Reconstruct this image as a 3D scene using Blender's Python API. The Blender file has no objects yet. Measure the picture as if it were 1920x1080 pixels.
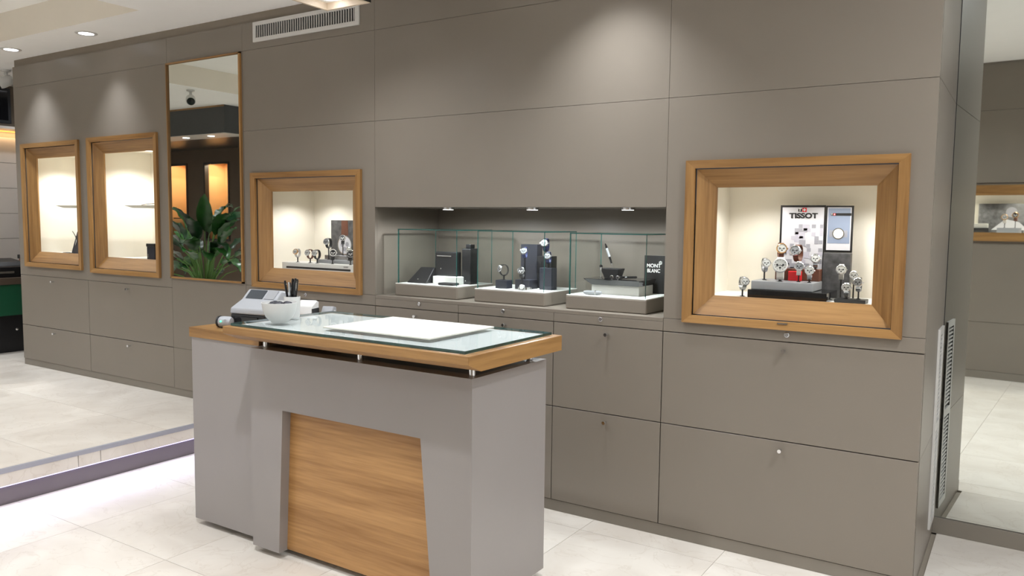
import bpy, bmesh, math, random
from mathutils import Vector, Matrix
R = math.radians
PI = math.pi
random.seed(7)
sc = bpy.context.scene
COL = sc.collection

# ------------------------------------------------------------------ camera, world, exposure
cam_d = bpy.data.cameras.new('camera'); cam = bpy.data.objects.new('camera', cam_d); COL.objects.link(cam)
P_, Y_, RO_ = R(4.7866), R(-32.8201), R(.62550)
fw = Vector((math.sin(Y_)*math.cos(P_), math.cos(Y_)*math.cos(P_), -math.sin(P_)))
rt = Vector((math.cos(Y_), -math.sin(Y_), 0)); up = rt.cross(fw)
r2 = math.cos(RO_)*rt + math.sin(RO_)*up; u2 = -math.sin(RO_)*rt + math.cos(RO_)*up
m = Matrix((r2, u2, -fw)).transposed().to_4x4(); m.translation = (0, -3.5712, 1.52)
cam.matrix_world = m
cam_d.sensor_width = 36; cam_d.lens = 1497.0146/1920*36; cam_d.clip_start = .02
sc.camera = cam
w = bpy.data.worlds.new('world'); sc.world = w; w.use_nodes = True
w.node_tree.nodes['Background'].inputs[0].default_value = (.9, .92, 1, 1)
w.node_tree.nodes['Background'].inputs[1].default_value = .05
sc.view_settings.view_transform = 'Standard'; sc.view_settings.look = 'None'
sc.view_settings.exposure = 0.0; sc.view_settings.gamma = 1; sc.view_settings.use_curve_mapping = False
sc.cycles.use_denoising = True
sc.cycles.transparent_max_bounces = 32
sc.cycles.max_bounces = 10; sc.cycles.diffuse_bounces = 5; sc.cycles.glossy_bounces = 5
sc.cycles.caustics_reflective = False; sc.cycles.caustics_refractive = False
sc.cycles.sample_clamp_indirect = 4

# ------------------------------------------------------------------ materials
def s2l(c):
    return tuple(((v/255)/12.92 if v/255 <= .04045 else ((v/255+.055)/1.055)**2.4) for v in c)
MATS = {}
def newmat(name):
    mt = bpy.data.materials.new(name); mt.use_nodes = True
    nt = mt.node_tree; b = nt.nodes['Principled BSDF']; MATS[name] = mt
    return mt, nt, b
def mat(name, rgb, rough=.5, metal=0, spec=.5, var=.04, scale=6, emit=0, ecol=None, bump=0, coat=0):
    mt, nt, b = newmat(name)
    col = s2l(rgb)
    tc = nt.nodes.new('ShaderNodeTexCoord'); nz = nt.nodes.new('ShaderNodeTexNoise')
    nz.inputs['Scale'].default_value = scale; nz.inputs['Detail'].default_value = 3
    nt.links.new(tc.outputs['Object'], nz.inputs['Vector'])
    rp = nt.nodes.new('ShaderNodeValToRGB')
    rp.color_ramp.elements[0].position = .3; rp.color_ramp.elements[1].position = .7
    rp.color_ramp.elements[0].color = (*[c*(1-var) for c in col], 1)
    rp.color_ramp.elements[1].color = (*[min(1, c*(1+var)) for c in col], 1)
    nt.links.new(nz.outputs['Fac'], rp.inputs['Fac']); nt.links.new(rp.outputs['Color'], b.inputs['Base Color'])
    b.inputs['Roughness'].default_value = rough; b.inputs['Metallic'].default_value = metal
    b.inputs['Specular IOR Level'].default_value = spec
    if coat: b.inputs['Coat Weight'].default_value = coat; b.inputs['Coat Roughness'].default_value = .08
    if emit:
        b.inputs['Emission Color'].default_value = (*s2l(ecol or rgb), 1); b.inputs['Emission Strength'].default_value = emit
    if bump:
        bp = nt.nodes.new('ShaderNodeBump'); bp.inputs['Strength'].default_value = bump; bp.inputs['Distance'].default_value = .002
        n2 = nt.nodes.new('ShaderNodeTexNoise'); n2.inputs['Scale'].default_value = scale*40
        nt.links.new(tc.outputs['Object'], n2.inputs['Vector'])
        nt.links.new(n2.outputs['Fac'], bp.inputs['Height']); nt.links.new(bp.outputs['Normal'], b.inputs['Normal'])
    return mt
def wood(name, axis, a=(120, 84, 44), c=(166, 126, 76), rough=.38):
    mt, nt, b = newmat(name)
    tc = nt.nodes.new('ShaderNodeTexCoord'); mp = nt.nodes.new('ShaderNodeMapping')
    oi = nt.nodes.new('ShaderNodeObjectInfo'); ml = nt.nodes.new('ShaderNodeMath'); ml.operation = 'MULTIPLY'; ml.inputs[1].default_value = 9.0
    nt.links.new(oi.outputs['Random'], ml.inputs[0]); cx = nt.nodes.new('ShaderNodeCombineXYZ')
    for k in range(3): nt.links.new(ml.outputs[0], cx.inputs[k])
    nt.links.new(cx.outputs[0], mp.inputs['Location'])
    scl = [11, 11, 11]; scl[axis] = .55
    mp.inputs['Scale'].default_value = scl
    nt.links.new(tc.outputs['Object'], mp.inputs['Vector'])
    n1 = nt.nodes.new('ShaderNodeTexNoise'); n1.inputs['Scale'].default_value = 1.3; n1.inputs['Detail'].default_value = 5; n1.inputs['Distortion'].default_value = .7
    n2 = nt.nodes.new('ShaderNodeTexNoise'); n2.inputs['Scale'].default_value = 9; n2.inputs['Detail'].default_value = 2
    nt.links.new(mp.outputs[0], n1.inputs['Vector']); nt.links.new(mp.outputs[0], n2.inputs['Vector'])
    mx = nt.nodes.new('ShaderNodeMath'); mx.operation = 'MULTIPLY_ADD'; mx.inputs[1].default_value = .35
    sb = nt.nodes.new('ShaderNodeMath'); sb.operation = 'MULTIPLY'; sb.inputs[1].default_value = .75
    nt.links.new(n1.outputs['Fac'], sb.inputs[0]); nt.links.new(n2.outputs['Fac'], mx.inputs[0]); nt.links.new(sb.outputs[0], mx.inputs[2])
    rp = nt.nodes.new('ShaderNodeValToRGB'); e = rp.color_ramp.elements
    e[0].position = .36; e[0].color = (*s2l(a), 1); e[1].position = .70; e[1].color = (*s2l(c), 1)
    nt.links.new(mx.outputs[0], rp.inputs['Fac']); nt.links.new(rp.outputs['Color'], b.inputs['Base Color'])
    b.inputs['Roughness'].default_value = rough
    bp = nt.nodes.new('ShaderNodeBump'); bp.inputs['Strength'].default_value = .08; bp.inputs['Distance'].default_value = .001
    nt.links.new(n2.outputs['Fac'], bp.inputs['Height']); nt.links.new(bp.outputs['Normal'], b.inputs['Normal'])
    return mt
def marble(name):
    mt, nt, b = newmat(name)
    tc = nt.nodes.new('ShaderNodeTexCoord'); oi = nt.nodes.new('ShaderNodeObjectInfo')
    ad = nt.nodes.new('ShaderNodeVectorMath'); ad.operation = 'MULTIPLY_ADD'
    ad.inputs[1].default_value = (1, 1, 1); 
    cx = nt.nodes.new('ShaderNodeVectorMath'); cx.operation = 'SCALE'; cx.inputs[0].default_value = (37, 23, 11)
    nt.links.new(oi.outputs['Random'], cx.inputs['Scale'])
    nt.links.new(tc.outputs['Object'], ad.inputs[0]); nt.links.new(cx.outputs[0], ad.inputs[2])
    n1 = nt.nodes.new('ShaderNodeTexNoise'); n1.inputs['Scale'].default_value = 2.2; n1.inputs['Detail'].default_value = 6; n1.inputs['Distortion'].default_value = 1.2
    n2 = nt.nodes.new('ShaderNodeTexNoise'); n2.inputs['Scale'].default_value = 3.2; n2.inputs['Detail'].default_value = 5; n2.inputs['Distortion'].default_value = 2.2
    nt.links.new(ad.outputs[0], n1.inputs['Vector']); nt.links.new(ad.outputs[0], n2.inputs['Vector'])
    rp = nt.nodes.new('ShaderNodeValToRGB'); e = rp.color_ramp.elements
    e[0].position = .3; e[0].color = (*s2l((212, 204, 194)), 1); e[1].position = .68; e[1].color = (*s2l((230, 224, 215)), 1)
    nt.links.new(n1.outputs['Fac'], rp.inputs['Fac'])
    vr = nt.nodes.new('ShaderNodeValToRGB'); v = vr.color_ramp.elements
    v[0].position = .485; v[0].color = (0, 0, 0, 1); v[1].position = .5; v[1].color = (1, 1, 1, 1)
    q = v.new(.515); q.color = (0, 0, 0, 1)
    nt.links.new(n2.outputs['Fac'], vr.inputs['Fac'])
    mm = nt.nodes.new('ShaderNodeMath'); mm.operation = 'MULTIPLY'; mm.inputs[1].default_value = .22
    nt.links.new(vr.outputs['Color'], mm.inputs[0])
    mx = nt.nodes.new('ShaderNodeMixRGB'); mx.inputs['Color2'].default_value = (*s2l((176, 160, 140)), 1)
    nt.links.new(mm.outputs[0], mx.inputs['Fac']); nt.links.new(rp.outputs['Color'], mx.inputs['Color1'])
    nt.links.new(mx.outputs['Color'], b.inputs['Base Color'])
    b.inputs['Roughness'].default_value = .34; b.inputs['Specular IOR Level'].default_value = .4
    return mt
def thin_glass(name, tint=(1, 1, 1), refl=1.0):
    mt = bpy.data.materials.new(name); mt.use_nodes = True; nt = mt.node_tree; nt.nodes.clear(); MATS[name] = mt
    o = nt.nodes.new('ShaderNodeOutputMaterial'); t = nt.nodes.new('ShaderNodeBsdfTransparent'); g = nt.nodes.new('ShaderNodeBsdfGlossy')
    fr = nt.nodes.new('ShaderNodeFresnel'); fr.inputs['IOR'].default_value = 1.45
    k = nt.nodes.new('ShaderNodeMath'); k.operation = 'MULTIPLY'; k.inputs[1].default_value = refl
    mx = nt.nodes.new('ShaderNodeMixShader'); t.inputs[0].default_value = (*tint, 1); g.inputs['Roughness'].default_value = .02
    ge = nt.nodes.new('ShaderNodeNewGeometry'); iv = nt.nodes.new('ShaderNodeMath'); iv.operation = 'SUBTRACT'; iv.inputs[0].default_value = 1
    nt.links.new(ge.outputs['Backfacing'], iv.inputs[1]); k2 = nt.nodes.new('ShaderNodeMath'); k2.operation = 'MULTIPLY'
    nt.links.new(fr.outputs[0], k.inputs[0]); nt.links.new(k.outputs[0], k2.inputs[0]); nt.links.new(iv.outputs[0], k2.inputs[1]); nt.links.new(k2.outputs[0], mx.inputs[0])
    nt.links.new(t.outputs[0], mx.inputs[1]); nt.links.new(g.outputs[0], mx.inputs[2]); nt.links.new(mx.outputs[0], o.inputs[0])
    return mt
def emission(name, rgb, strength):
    return mat(name, rgb, .5, emit=strength, var=0)

TAUPE = mat('taupe_laminate', (127, 119, 109), .36, var=.02, scale=3, spec=.4)
GREY = mat('grey_lacquer', (148, 143, 141), .34, var=.015, scale=3, spec=.4)
TOE = mat('taupe_plinth', (128, 121, 111), .5, var=.02)
DARKGAP = mat('dark_gap', (62, 56, 50), .8)
SEAM = mat('seam_backing', (100, 94, 86), .8)
CEIL = mat('ceiling_paint', (252, 251, 249), .8, var=.01, spec=.2)
BROWNW = mat('brown_cladding', (86, 72, 60), .55, var=.04)
OAKX = wood('oak_along_x', 0); OAKY = wood('oak_along_y', 1); OAKZ = wood('oak_along_z', 2)
OAKF = wood('oak_veneer_front', 0, (140, 98, 52), (186, 142, 90), .42)
MARB = marble('cream_marble')
GROUT = mat('grout', (150, 140, 126), .9)
GLASS = thin_glass('clear_glass', (.985, .995, .99), .8)
GLASSW = thin_glass('window_glass', (.99, .995, .99), .45)
GEDGE = mat('glass_edge_teal', (38, 88, 82), .15, spec=.6, var=.05, scale=20)
GEDGED = mat('glass_edge_dark', (30, 66, 62), .12, spec=.7, var=.3, scale=14)
MIRROR = mat('mirror_silver', (226, 230, 226), .015, metal=1, var=0)
CREAM = mat('cream_lining', (244, 239, 227), .7, var=.01, spec=.2)
WHITE = mat('white_plastic', (212, 212, 210), .35, var=.01)
WHITEM = mat('white_matt', (236, 236, 232), .65, var=.01)
PADM = mat('cream_leather', (212, 210, 200), .55, var=.015, scale=40, bump=.1)
VENTW = mat('white_painted_metal', (206, 204, 200), .4, var=.01)
BLACK = mat('black_plastic', (24, 24, 26), .4, var=.1)
BLACKL = mat('black_leather', (22, 22, 25), .42, var=.15, scale=60, bump=.25)
BLACKG = mat('black_gloss', (14, 14, 17), .08, var=0, spec=.6)
CHAR = mat('charcoal_laminate', (58, 60, 62), .3, var=.03)
STEEL = mat('brushed_steel', (205, 207, 210), .22, metal=1, var=.04, scale=30)
CHROME = mat('chrome', (225, 226, 228), .08, metal=1, var=0)
GOLD = mat('rose_gold', (214, 170, 120), .2, metal=1, var=.03)
DIALW = mat('white_dial', (190, 190, 187), .4, var=.02)
DIALS = mat('silver_dial', (134, 136, 139), .3, var=.08, scale=120)
DIALK = mat('dark_dial', (26, 28, 34), .25, var=.1)
LBROWN = mat('brown_leather', (92, 52, 34), .5, var=.12, scale=60)
LBLUE = mat('blue_leather', (44, 52, 96), .5, var=.1, scale=60)
LPALE = mat('pale_strap', (208, 206, 202), .5, var=.04)
GREYP = mat('grey_plastic', (150, 152, 156), .4, var=.02)
PRINTERW = mat('light_grey_plastic', (164, 167, 172), .4, var=.01)
NAVY = mat('slate_stand', (40, 42, 52), .45, var=.08)
LEAF = mat('leaf_green', (38, 84, 34), .28, var=.3, scale=9, spec=.5)
LEAFD = mat('leaf_dark_green', (20, 54, 28), .28, var=.3, scale=9, spec=.5)
STEMM = mat('stem_green', (84, 122, 52), .5, var=.1)
SOIL = mat('soil', (46, 36, 28), .95, var=.3, scale=50)
GREEN = mat('green_panel', (24, 84, 58), .4, var=.04)
ORANGE = mat('terracotta_box', (124, 74, 46), .5, var=.06)
TILEW = mat('white_wall_tile', (220, 212, 204), .35, var=.03, scale=4)
LENS = emission('lamp_lens_white', (250, 250, 255), 9)
LENSN = emission('lamp_lens_small', (250, 248, 244), 5)
LEDV = emission('led_violet_white', (206, 200, 255), 1.6)
LEDA = emission('led_amber', (255, 176, 84), 2)
BEIGE = mat('beige_lamp_lining', (218, 202, 180), .6, var=.01)
ALU = mat('anodised_trim', (176, 178, 190), .4, metal=.5, var=.02)
PRINTG = mat('print_grey', (150, 150, 158), .6, var=.03)
PRINTL = mat('print_light', (200, 200, 206), .6, var=.02)
PRINTD = mat('print_dark', (70, 70, 72), .55, var=.55, scale=30)
PRINTB = mat('print_blue_grey', (128, 140, 162), .5, var=.08, scale=5)
INK = mat('black_ink', (14, 14, 16), .5)
RED = mat('red_print', (206, 24, 32), .5, var=0)
AMBERW = mat('amber_lining', (222, 180, 128), .7, var=.03)
GREENLED = emission('green_led', (60, 255, 150), 4)

# ------------------------------------------------------------------ mesh helpers
class MB:
    def __init__(s): s.v = []; s.f = []; s.m = []
    def add(s, vs, fs, mi=0):
        o = len(s.v); s.v += [tuple(v) for v in vs]
        for f in fs: s.f.append([i+o for i in f]); s.m.append(mi)
        return s
    def box(s, x0, x1, y0, y1, z0, z1, mi=0):
        vs = [(x, y, z) for z in (z0, z1) for y in (y0, y1) for x in (x0, x1)]
        return s.add(vs, [(0, 2, 3, 1), (4, 5, 7, 6), (0, 1, 5, 4), (2, 6, 7, 3), (0, 4, 6, 2), (1, 3, 7, 5)], mi)
    def hexa(s, a, b, mi=0):           # two quads a (bottom/front) and b, matching order
        vs = list(a)+list(b)
        return s.add(vs, [(0, 1, 2, 3), (7, 6, 5, 4), (0, 4, 5, 1), (1, 5, 6, 2), (2, 6, 7, 3), (3, 7, 4, 0)], mi)
    def prism_y(s, poly, y0, y1, mi=0):   # polygon in x,z extruded along y
        n = len(poly); vs = [(x, y0, z) for x, z in poly]+[(x, y1, z) for x, z in poly]
        fs = [list(range(n)), list(range(2*n-1, n-1, -1))]+[(i, (i+1) % n, n+(i+1) % n, n+i) for i in range(n)]
        return s.add(vs, fs, mi)
    def prism_x(s, poly, x0, x1, mi=0):   # polygon in y,z extruded along x
        n = len(poly); vs = [(x0, y, z) for y, z in poly]+[(x1, y, z) for y, z in poly]
        fs = [list(range(n)), list(range(2*n-1, n-1, -1))]+[(i, (i+1) % n, n+(i+1) % n, n+i) for i in range(n)]
        return s.add(vs, fs, mi)
    def lathe(s, prof, c=(0, 0, 0), ax=(0, 0, 1), n=24, mi=0):   # prof: (r, h) along axis
        A = Vector(ax).normalized(); U = A.orthogonal().normalized(); V = A.cross(U); C = Vector(c)
        vs = []; fs = []
        for r, h in prof:
            for k in range(n):
                a = 2*PI*k/n; vs.append(C+A*h+(U*math.cos(a)+V*math.sin(a))*r)
        for j in range(len(prof)-1):
            for k in range(n):
                fs.append((j*n+k, j*n+(k+1) % n, (j+1)*n+(k+1) % n, (j+1)*n+k))
        if prof[0][0] > 1e-6: fs.append(list(range(n))[::-1])
        if prof[-1][0] > 1e-6: fs.append([(len(prof)-1)*n+k for k in range(n)])
        return s.add(vs, fs, mi)
    def cyl(s, c, ax, r, h, n=20, mi=0): return s.lathe([(r, 0), (r, h)], c, ax, n, mi)
    def tube(s, pts, rad, n=8, mi=0):
        pts = [Vector(p) for p in pts]; vs = []; fs = []; N = len(pts)
        if not isinstance(rad, (list, tuple)): rad = [rad]*N
        U = None
        for i, p in enumerate(pts):
            d = (pts[min(i+1, N-1)]-pts[max(i-1, 0)]).normalized()
            U = d.orthogonal().normalized() if U is None else (U-d*U.dot(d)).normalized()
            V = d.cross(U)
            for k in range(n):
                a = 2*PI*k/n; vs.append(p+(U*math.cos(a)+V*math.sin(a))*rad[i])
        for i in range(N-1):
            for k in range(n): fs.append((i*n+k, i*n+(k+1) % n, (i+1)*n+(k+1) % n, (i+1)*n+k))
        fs.append(list(range(n))[::-1]); fs.append([(N-1)*n+k for k in range(n)])
        return s.add(vs, fs, mi)
    def sphere(s, c, r, n=16, mi=0, sq=(1, 1, 1)):
        prof = [(math.sin(PI*i/10)*r, -math.cos(PI*i/10)*r) for i in range(11)]
        prof[0] = (1e-5*r, -r); prof[-1] = (1e-5*r, r)
        o = len(s.v); s.lathe(prof, (0, 0, 0), (0, 0, 1), n, mi)
        for i in range(o, len(s.v)):
            x, y, z = s.v[i]; s.v[i] = (c[0]+x*sq[0], c[1]+y*sq[1], c[2]+z*sq[2])
        return s
    def build(s, name, mats, parent=None, smooth=False, bevel=0, seg=2, local=False):
        if not isinstance(mats, (list, tuple)): mats = [mats]
        off = Vector((0, 0, 0))
        if parent is not None and not local:
            q = parent
            while q is not None: off += q.location; q = q.parent
        me = bpy.data.meshes.new(name)
        me.from_pydata([Vector(v)-off for v in s.v], [], s.f)
        for mt in mats: me.materials.append(mt)
        for i, p in enumerate(me.polygons): p.material_index = s.m[i]
        bm = bmesh.new(); bm.from_mesh(me)
        bmesh.ops.recalc_face_normals(bm, faces=bm.faces)
        if bevel:
            bmesh.ops.remove_doubles(bm, verts=bm.verts, dist=1e-6)
            es = [e for e in bm.edges if len(e.link_faces) == 2 and e.calc_face_angle(0) > .5]
            bmesh.ops.bevel(bm, geom=es, offset=bevel, segments=seg, affect='EDGES', clamp_overlap=True, profile=.5)
        bm.to_mesh(me); bm.free()
        if smooth:
            for p in me.polygons: p.use_smooth = True
            try: me.set_sharp_from_angle(angle=R(42))
            except Exception: pass
        o = bpy.data.objects.new(name, me); COL.objects.link(o)
        if parent is not None: o.parent = parent
        return o
def tag(o, label=None, cat=None, group=None, kind=None):
    if label: o['label'] = label
    if cat: o['category'] = cat
    if group: o['group'] = group
    if kind: o['kind'] = kind
    return o
def thing(name, loc, label, cat, group=None, rz=0):
    o = bpy.data.objects.new(name, None); o.empty_display_size = .05; COL.objects.link(o)
    o.location = loc; o.rotation_euler = (0, 0, rz)
    return tag(o, label, cat, group)
def share(src, name, parent, loc):
    o = bpy.data.objects.new(name, src.data); COL.objects.link(o); o.parent = parent; o.location = loc; return o
def cells(us, vs, holes):
    us = sorted(set(us+[h[k] for h in holes for k in (0, 1)])); vs = sorted(set(vs+[h[k] for h in holes for k in (2, 3)]))
    out = []
    for i in range(len(us)-1):
        for j in range(len(vs)-1):
            cu, cv = (us[i]+us[i+1])/2, (vs[j]+vs[j+1])/2
            if not any(h[0] < cu < h[1] and h[2] < cv < h[3] for h in holes): out.append((us[i], us[i+1], vs[j], vs[j+1]))
    return out
def panel_xz(x0, x1, z0, z1, y0, y1, holes=(), mi=0, g=0):
    b = MB(); hs = [h for h in holes if h[0] < x1 and h[1] > x0 and h[2] < z1 and h[3] > z0]
    hs = [(max(h[0], x0), min(h[1], x1), max(h[2], z0), min(h[3], z1)) for h in hs]
    for c in cells([x0+g, x1-g], [z0+g, z1-g], hs): b.box(c[0], c[1], y0, y1, c[2], c[3], mi)
    return b
def light(kind, name, loc, energy, color=(1, 1, 1), parent=None, rot=None, **kw):
    l = bpy.data.lights.new(name, kind); l.energy = energy; l.color = color
    for k, v in kw.items(): setattr(l, k, v)
    o = bpy.data.objects.new(name, l); COL.objects.link(o)
    if parent is not None:
        off = Vector((0, 0, 0)); q = parent
        while q is not None: off += q.location; q = q.parent
        o.parent = parent; o.location = Vector(loc)-off
    else: o.location = loc
    if rot: o.rotation_euler = rot
    return o
def text_mesh(txt, name, size, mt, parent, loc, sx=1.0, bold=0.0, thick=.0006, align='CENTER', rot=(PI/2, 0, 0)):
    cu = bpy.data.curves.new(name, 'FONT'); cu.body = txt; cu.size = size; cu.extrude = thick; cu.offset = bold
    cu.align_x = align; cu.align_y = 'CENTER'
    t = bpy.data.objects.new(name, cu); COL.objects.link(t)
    bpy.context.view_layer.update()
    me = bpy.data.meshes.new_from_object(t.evaluated_get(bpy.context.evaluated_depsgraph_get()))
    COL.objects.unlink(t); bpy.data.objects.remove(t)
    me.materials.clear(); me.materials.append(mt)
    o = bpy.data.objects.new(name, me); COL.objects.link(o); o.parent = parent
    off = Vector((0, 0, 0)); q = parent
    while q is not None: off += q.location; q = q.parent
    o.location = Vector(loc)-off; o.rotation_euler = rot; o.scale = (sx, 1, 1)
    return o

# ------------------------------------------------------------------ key dimensions
X0, X1, X2, X3, X4, X5 = -7.487, -5.284, -4.458, -3.280, -1.443, -.325
XA, XB, XC = -6.405, -2.660, -2.045
ZC = 2.863; ZP = 2.803; Z1 = 2.625; Z2 = 2.100; ZN = 1.594; ZL = 1.068; ZW = 1.004; ZM = .560
YB = -4.00; XR = 2.2; XL = -12.4; XS = -4.44; H = .20; YMIR = .82
WIN = {'A': (-7.372, -6.468, 1.082, 2.136), 'B': (-6.340, -5.412, 1.070, 2.142), 'C': (-4.378, -3.383, 1.062, 1.820), 'D': (-1.345, -.411, 1.058, 1.806)}
hole = lambda k, e=.03: (WIN[k][0]+e, WIN[k][1]-e, WIN[k][2]+e, WIN[k][3]-e)
HOLES = [hole(k) for k in WIN]

# ------------------------------------------------------------------ floor
TS = .68
fl = MB().box(XS-.023, XR, YB, 1.1, -.06, -.009).build('floor', GROUT); tag(fl, kind='structure')
proto = None
def lay_tiles(parent, x0, x1, y0, y1, ox, oy, z):
    global proto
    i0 = math.floor((x0-ox)/TS); i1 = math.ceil((x1-ox)/TS); j0 = math.floor((y0-oy)/TS); j1 = math.ceil((y1-oy)/TS)
    for i in range(i0, i1):
        for j in range(j0, j1):
            a, b = max(x0, ox+i*TS), min(x1, ox+(i+1)*TS); c, d = max(y0, oy+j*TS), min(y1, oy+(j+1)*TS)
            if b-a < .02 or d-c < .02: continue
            cx, cy = (a+b)/2, (c+d)/2; hx, hy = (b-a)/2-.001, (d-c)/2-.001
            full = abs(b-a-TS) < 1e-4 and abs(d-c-TS) < 1e-4
            if full and proto is not None: o = share(proto, 'tile', parent, (cx, cy, z))
            else:
                o = MB().box(-hx, hx, -hy, hy, -.010, 0).build('tile', MARB, parent, local=True); o.location = (cx, cy, z)
                if full: proto = o
lay_tiles(fl, XS-.022, XR, YB, 0.03, -3.15, -1.51, 0)
lay_tiles(fl, X5+.02, XR, 0.03, YMIR+.2, -3.15, -1.51, 0)
fr = MB().box(XL, XS-.03, YB-.1, .06, 0, H-.009).box(-9.3, X0-.02, .06, 1.6, 0, H-.009).build('floor_raised', GROUT); tag(fr, kind='structure')
lay_tiles(fr, XL, XS-.012, YB, 0.03, XS-.012, -1.30, H)
lay_tiles(fr, -9.0, X0-.02, 0.03, 1.5, XS-.012, -1.30, H)
# step edge with LED channel
sr = MB().box(XS-.06, XS-.032, YB, .02, 0, H-.011).build('step_riser', DARKGAP); tag(sr, kind='structure')
MB().box(XS-.012, XS+.004, YB, .02, H-.026, H+.001).build('nosing', ALU, sr, bevel=.002)
for a, b in ((YB, -2.50), (-2.50, -1.846), (-1.846, -1.187), (-1.185, -1.058), (-1.056, -.38), (-.378, .02)):
    MB().box(XS-.03, XS, a+.001, b-.001, .106, H-.027).build('riser_tile', MARB, sr)
MB().box(XS-.036, XS-.024, YB, .02, 0, .094).build('kick_plate', mat('violet_grey_laminate', (112, 104, 108), .4), sr)
ls = MB().box(XS-.022, XS-.004, YB+.02, .0, .1005, .1055).build('led_strip', LEDV, sr)
light('AREA', 'led_glow', (XS-.006, (YB)/2, .098), 4.2, (.70, .68, 1), sr, (0, R(-48), 0), shape='RECTANGLE', size=.016, size_y=-YB-.05, spread=R(110))

# ------------------------------------------------------------------ wall with panels
wf = panel_xz(X0+.01, X5-.01, 0, ZC+.3, .022, .04, [h for h in HOLES]+[(X3-.018, X4+.018, ZL-.02, ZN+.018)]).build('wall_front', SEAM); tag(wf, kind='structure')
def wpanel(x0, x1, z0, z1, g=.0009, holes=HOLES, m=TAUPE, y=0):
    return panel_xz(x0, x1, z0, z1, y, y+.021, holes, 0, g).build('panel', m, wf)
for a, b in ((X0, X1), (X1, X2), (X2, X3), (X3, X4)): wpanel(a, b, Z1, ZP)
wpanel(X4, X5, Z1, ZC+.24)
wpanel(X0, X1, ZW, Z1)
wpanel(X1, X2, ZM, Z1); wpanel(X1, X2, H+.055, ZM)
wpanel(X2, X3, Z2, Z1); wpanel(X2, X3, ZL, Z2)
wpanel(X3, X4, Z2, Z1); wpanel(X3, X4, ZN, Z2)
wpanel(X4, X5, Z2, Z1); wpanel(X4, X5, ZN-.006, Z2); wpanel(X4, X5, ZL, ZN-.006)
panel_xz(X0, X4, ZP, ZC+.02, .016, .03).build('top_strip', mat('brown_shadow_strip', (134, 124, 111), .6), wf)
# wall end (left) and return (right)
we = MB().box(X0, X0+.02, .0215, .75, H, ZC).build('wall_end', TAUPE); tag(we, kind='structure')
wr = MB().box(X5-.03, X5-.012, .0225, YMIR+.02, 0, ZC+.3).build('wall_return', SEAM); tag(wr, kind='structure')
for a, b in ((.002, ZM), (ZM, Z2), (Z2, ZC+.24)):
    MB().box(X5-.0115, X5, .0235, YMIR-.002, a+.0012, b-.0012).build('panel', TAUPE, wr)
# toe boards
tb = MB().box(XS+.006, X5, .006, .0215, .001, .058).build('baseboard_front', TOE); tag(tb, kind='structure')
tb2 = MB().box(X0, XS-.034, .006, .0215, H+.001, H+.055).build('baseboard_raised', TOE); tag(tb2, kind='structure')
# niche lining
nl = MB().box(X3-.02, X3, .0215, .62, ZL-.02, ZN+.02).box(X4, X4+.02, .0215, .62, ZL-.02, ZN+.02).box(X3, X4, .61, .63, ZL-.02, ZN+.02).build('wall_niche', TAUPE); tag(nl, kind='structure')
MB().box(X3, X4, .0215, .61, ZN, ZN+.02).build('niche_top', TAUPE, nl)
lg = MB().box(X3+.001, X4-.001, 0, .608, ZL-.018, ZL).build('niche_ledge', TAUPE, None, bevel=.001)
tag(lg, 'long taupe ledge at the bottom of the open niche under three glass cases', 'ledge')
for i, x in enumerate((-2.825, -2.255, -1.695)):
    t = thing('niche_light', (x, .12, ZN), ['small round recessed lamp in niche ceiling above the black leather goods case', 'small round recessed lamp in niche ceiling above the watch case', 'small round recessed lamp in niche ceiling above the pen tray case'][i], 'light', 'lamps in the niche ceiling')
    MB().lathe([(.030, 0), (.037, 0), (.037, -.012), (.030, -.012), (.030, 0)], (x, .12, ZN), n=28).build('trim_ring', STEEL, t, smooth=True)
    MB().cyl((x, .12, ZN-.0135), (0, 0, 1), .030, .009, 28).build('lens', LENSN, t)
    light('SPOT', 'lamp', (x, .12, ZN-.020), 18.0, (.92, .97, 1), t, None, spot_size=R(176), spot_blend=.3, shadow_soft_size=.03)

# ------------------------------------------------------------------ built-in drawer cabinets
def cabinet(x0, x1, zb, label, lock=None, fascia=True, knobs=True):
    cx = (x0+x1)/2
    t = thing('drawer_cabinet', (cx, .25, zb-.055), label, 'cabinet', 'built-in drawer cabinets')
    MB().box(x0+.006, x1-(.04 if x1 == X5 else .006), .045, .5, zb-.052, ZW-.03).build('carcass', DARKGAP, t)
    for a, b in ((zb, ZM), (ZM, ZW)):
        d = MB().box(x0+.0022, x1-.0022, 0, .0205, a+.0022, b-.0022).build('drawer_front', TAUPE, t, bevel=.0008, seg=1)
        if knobs:
            kx = cx+.01; kz = b-.04
            MB().lathe([(.0055, 0), (.0055, .014), (.0085, .016), (.0095, .021), (.0095, .028), (.0085, .030)], (kx, 0, kz), (0, -1, 0), 16).build('knob', CHROME, d, smooth=True)
    if fascia:
        f = MB().box(x0+.0012, x1-.0012, 0, .0205, ZW+.002, ZL-(.019 if X3 <= x0 and x1 <= X4 else .0012)).build('fascia', TAUPE, t, bevel=.0008, seg=1)
        if lock is not None:
            MB().lathe([(.0115, 0), (.0115, .0025), (.009, .004), (.0085, .003), (.003, .003), (.003, .002)], (lock, 0, 1.036), (0, -1, 0), 20).build('lock', STEEL, f, smooth=True)
    return t
cabinet(X0, XA, H+.055, 'taupe two-drawer wall cabinet at the free end of the wall', fascia=False)
cabinet(XA, X1, H+.055, 'taupe two-drawer wall cabinet on the raised floor next to the mirror', fascia=False)
cabinet(X2, X3, .06, 'taupe drawer cabinet under the oak window of watches, behind the sales counter', lock=-3.88)
cabinet(X3, XB, .06, 'narrow taupe drawer cabinet under the black leather goods glass case', lock=-2.941)
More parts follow.
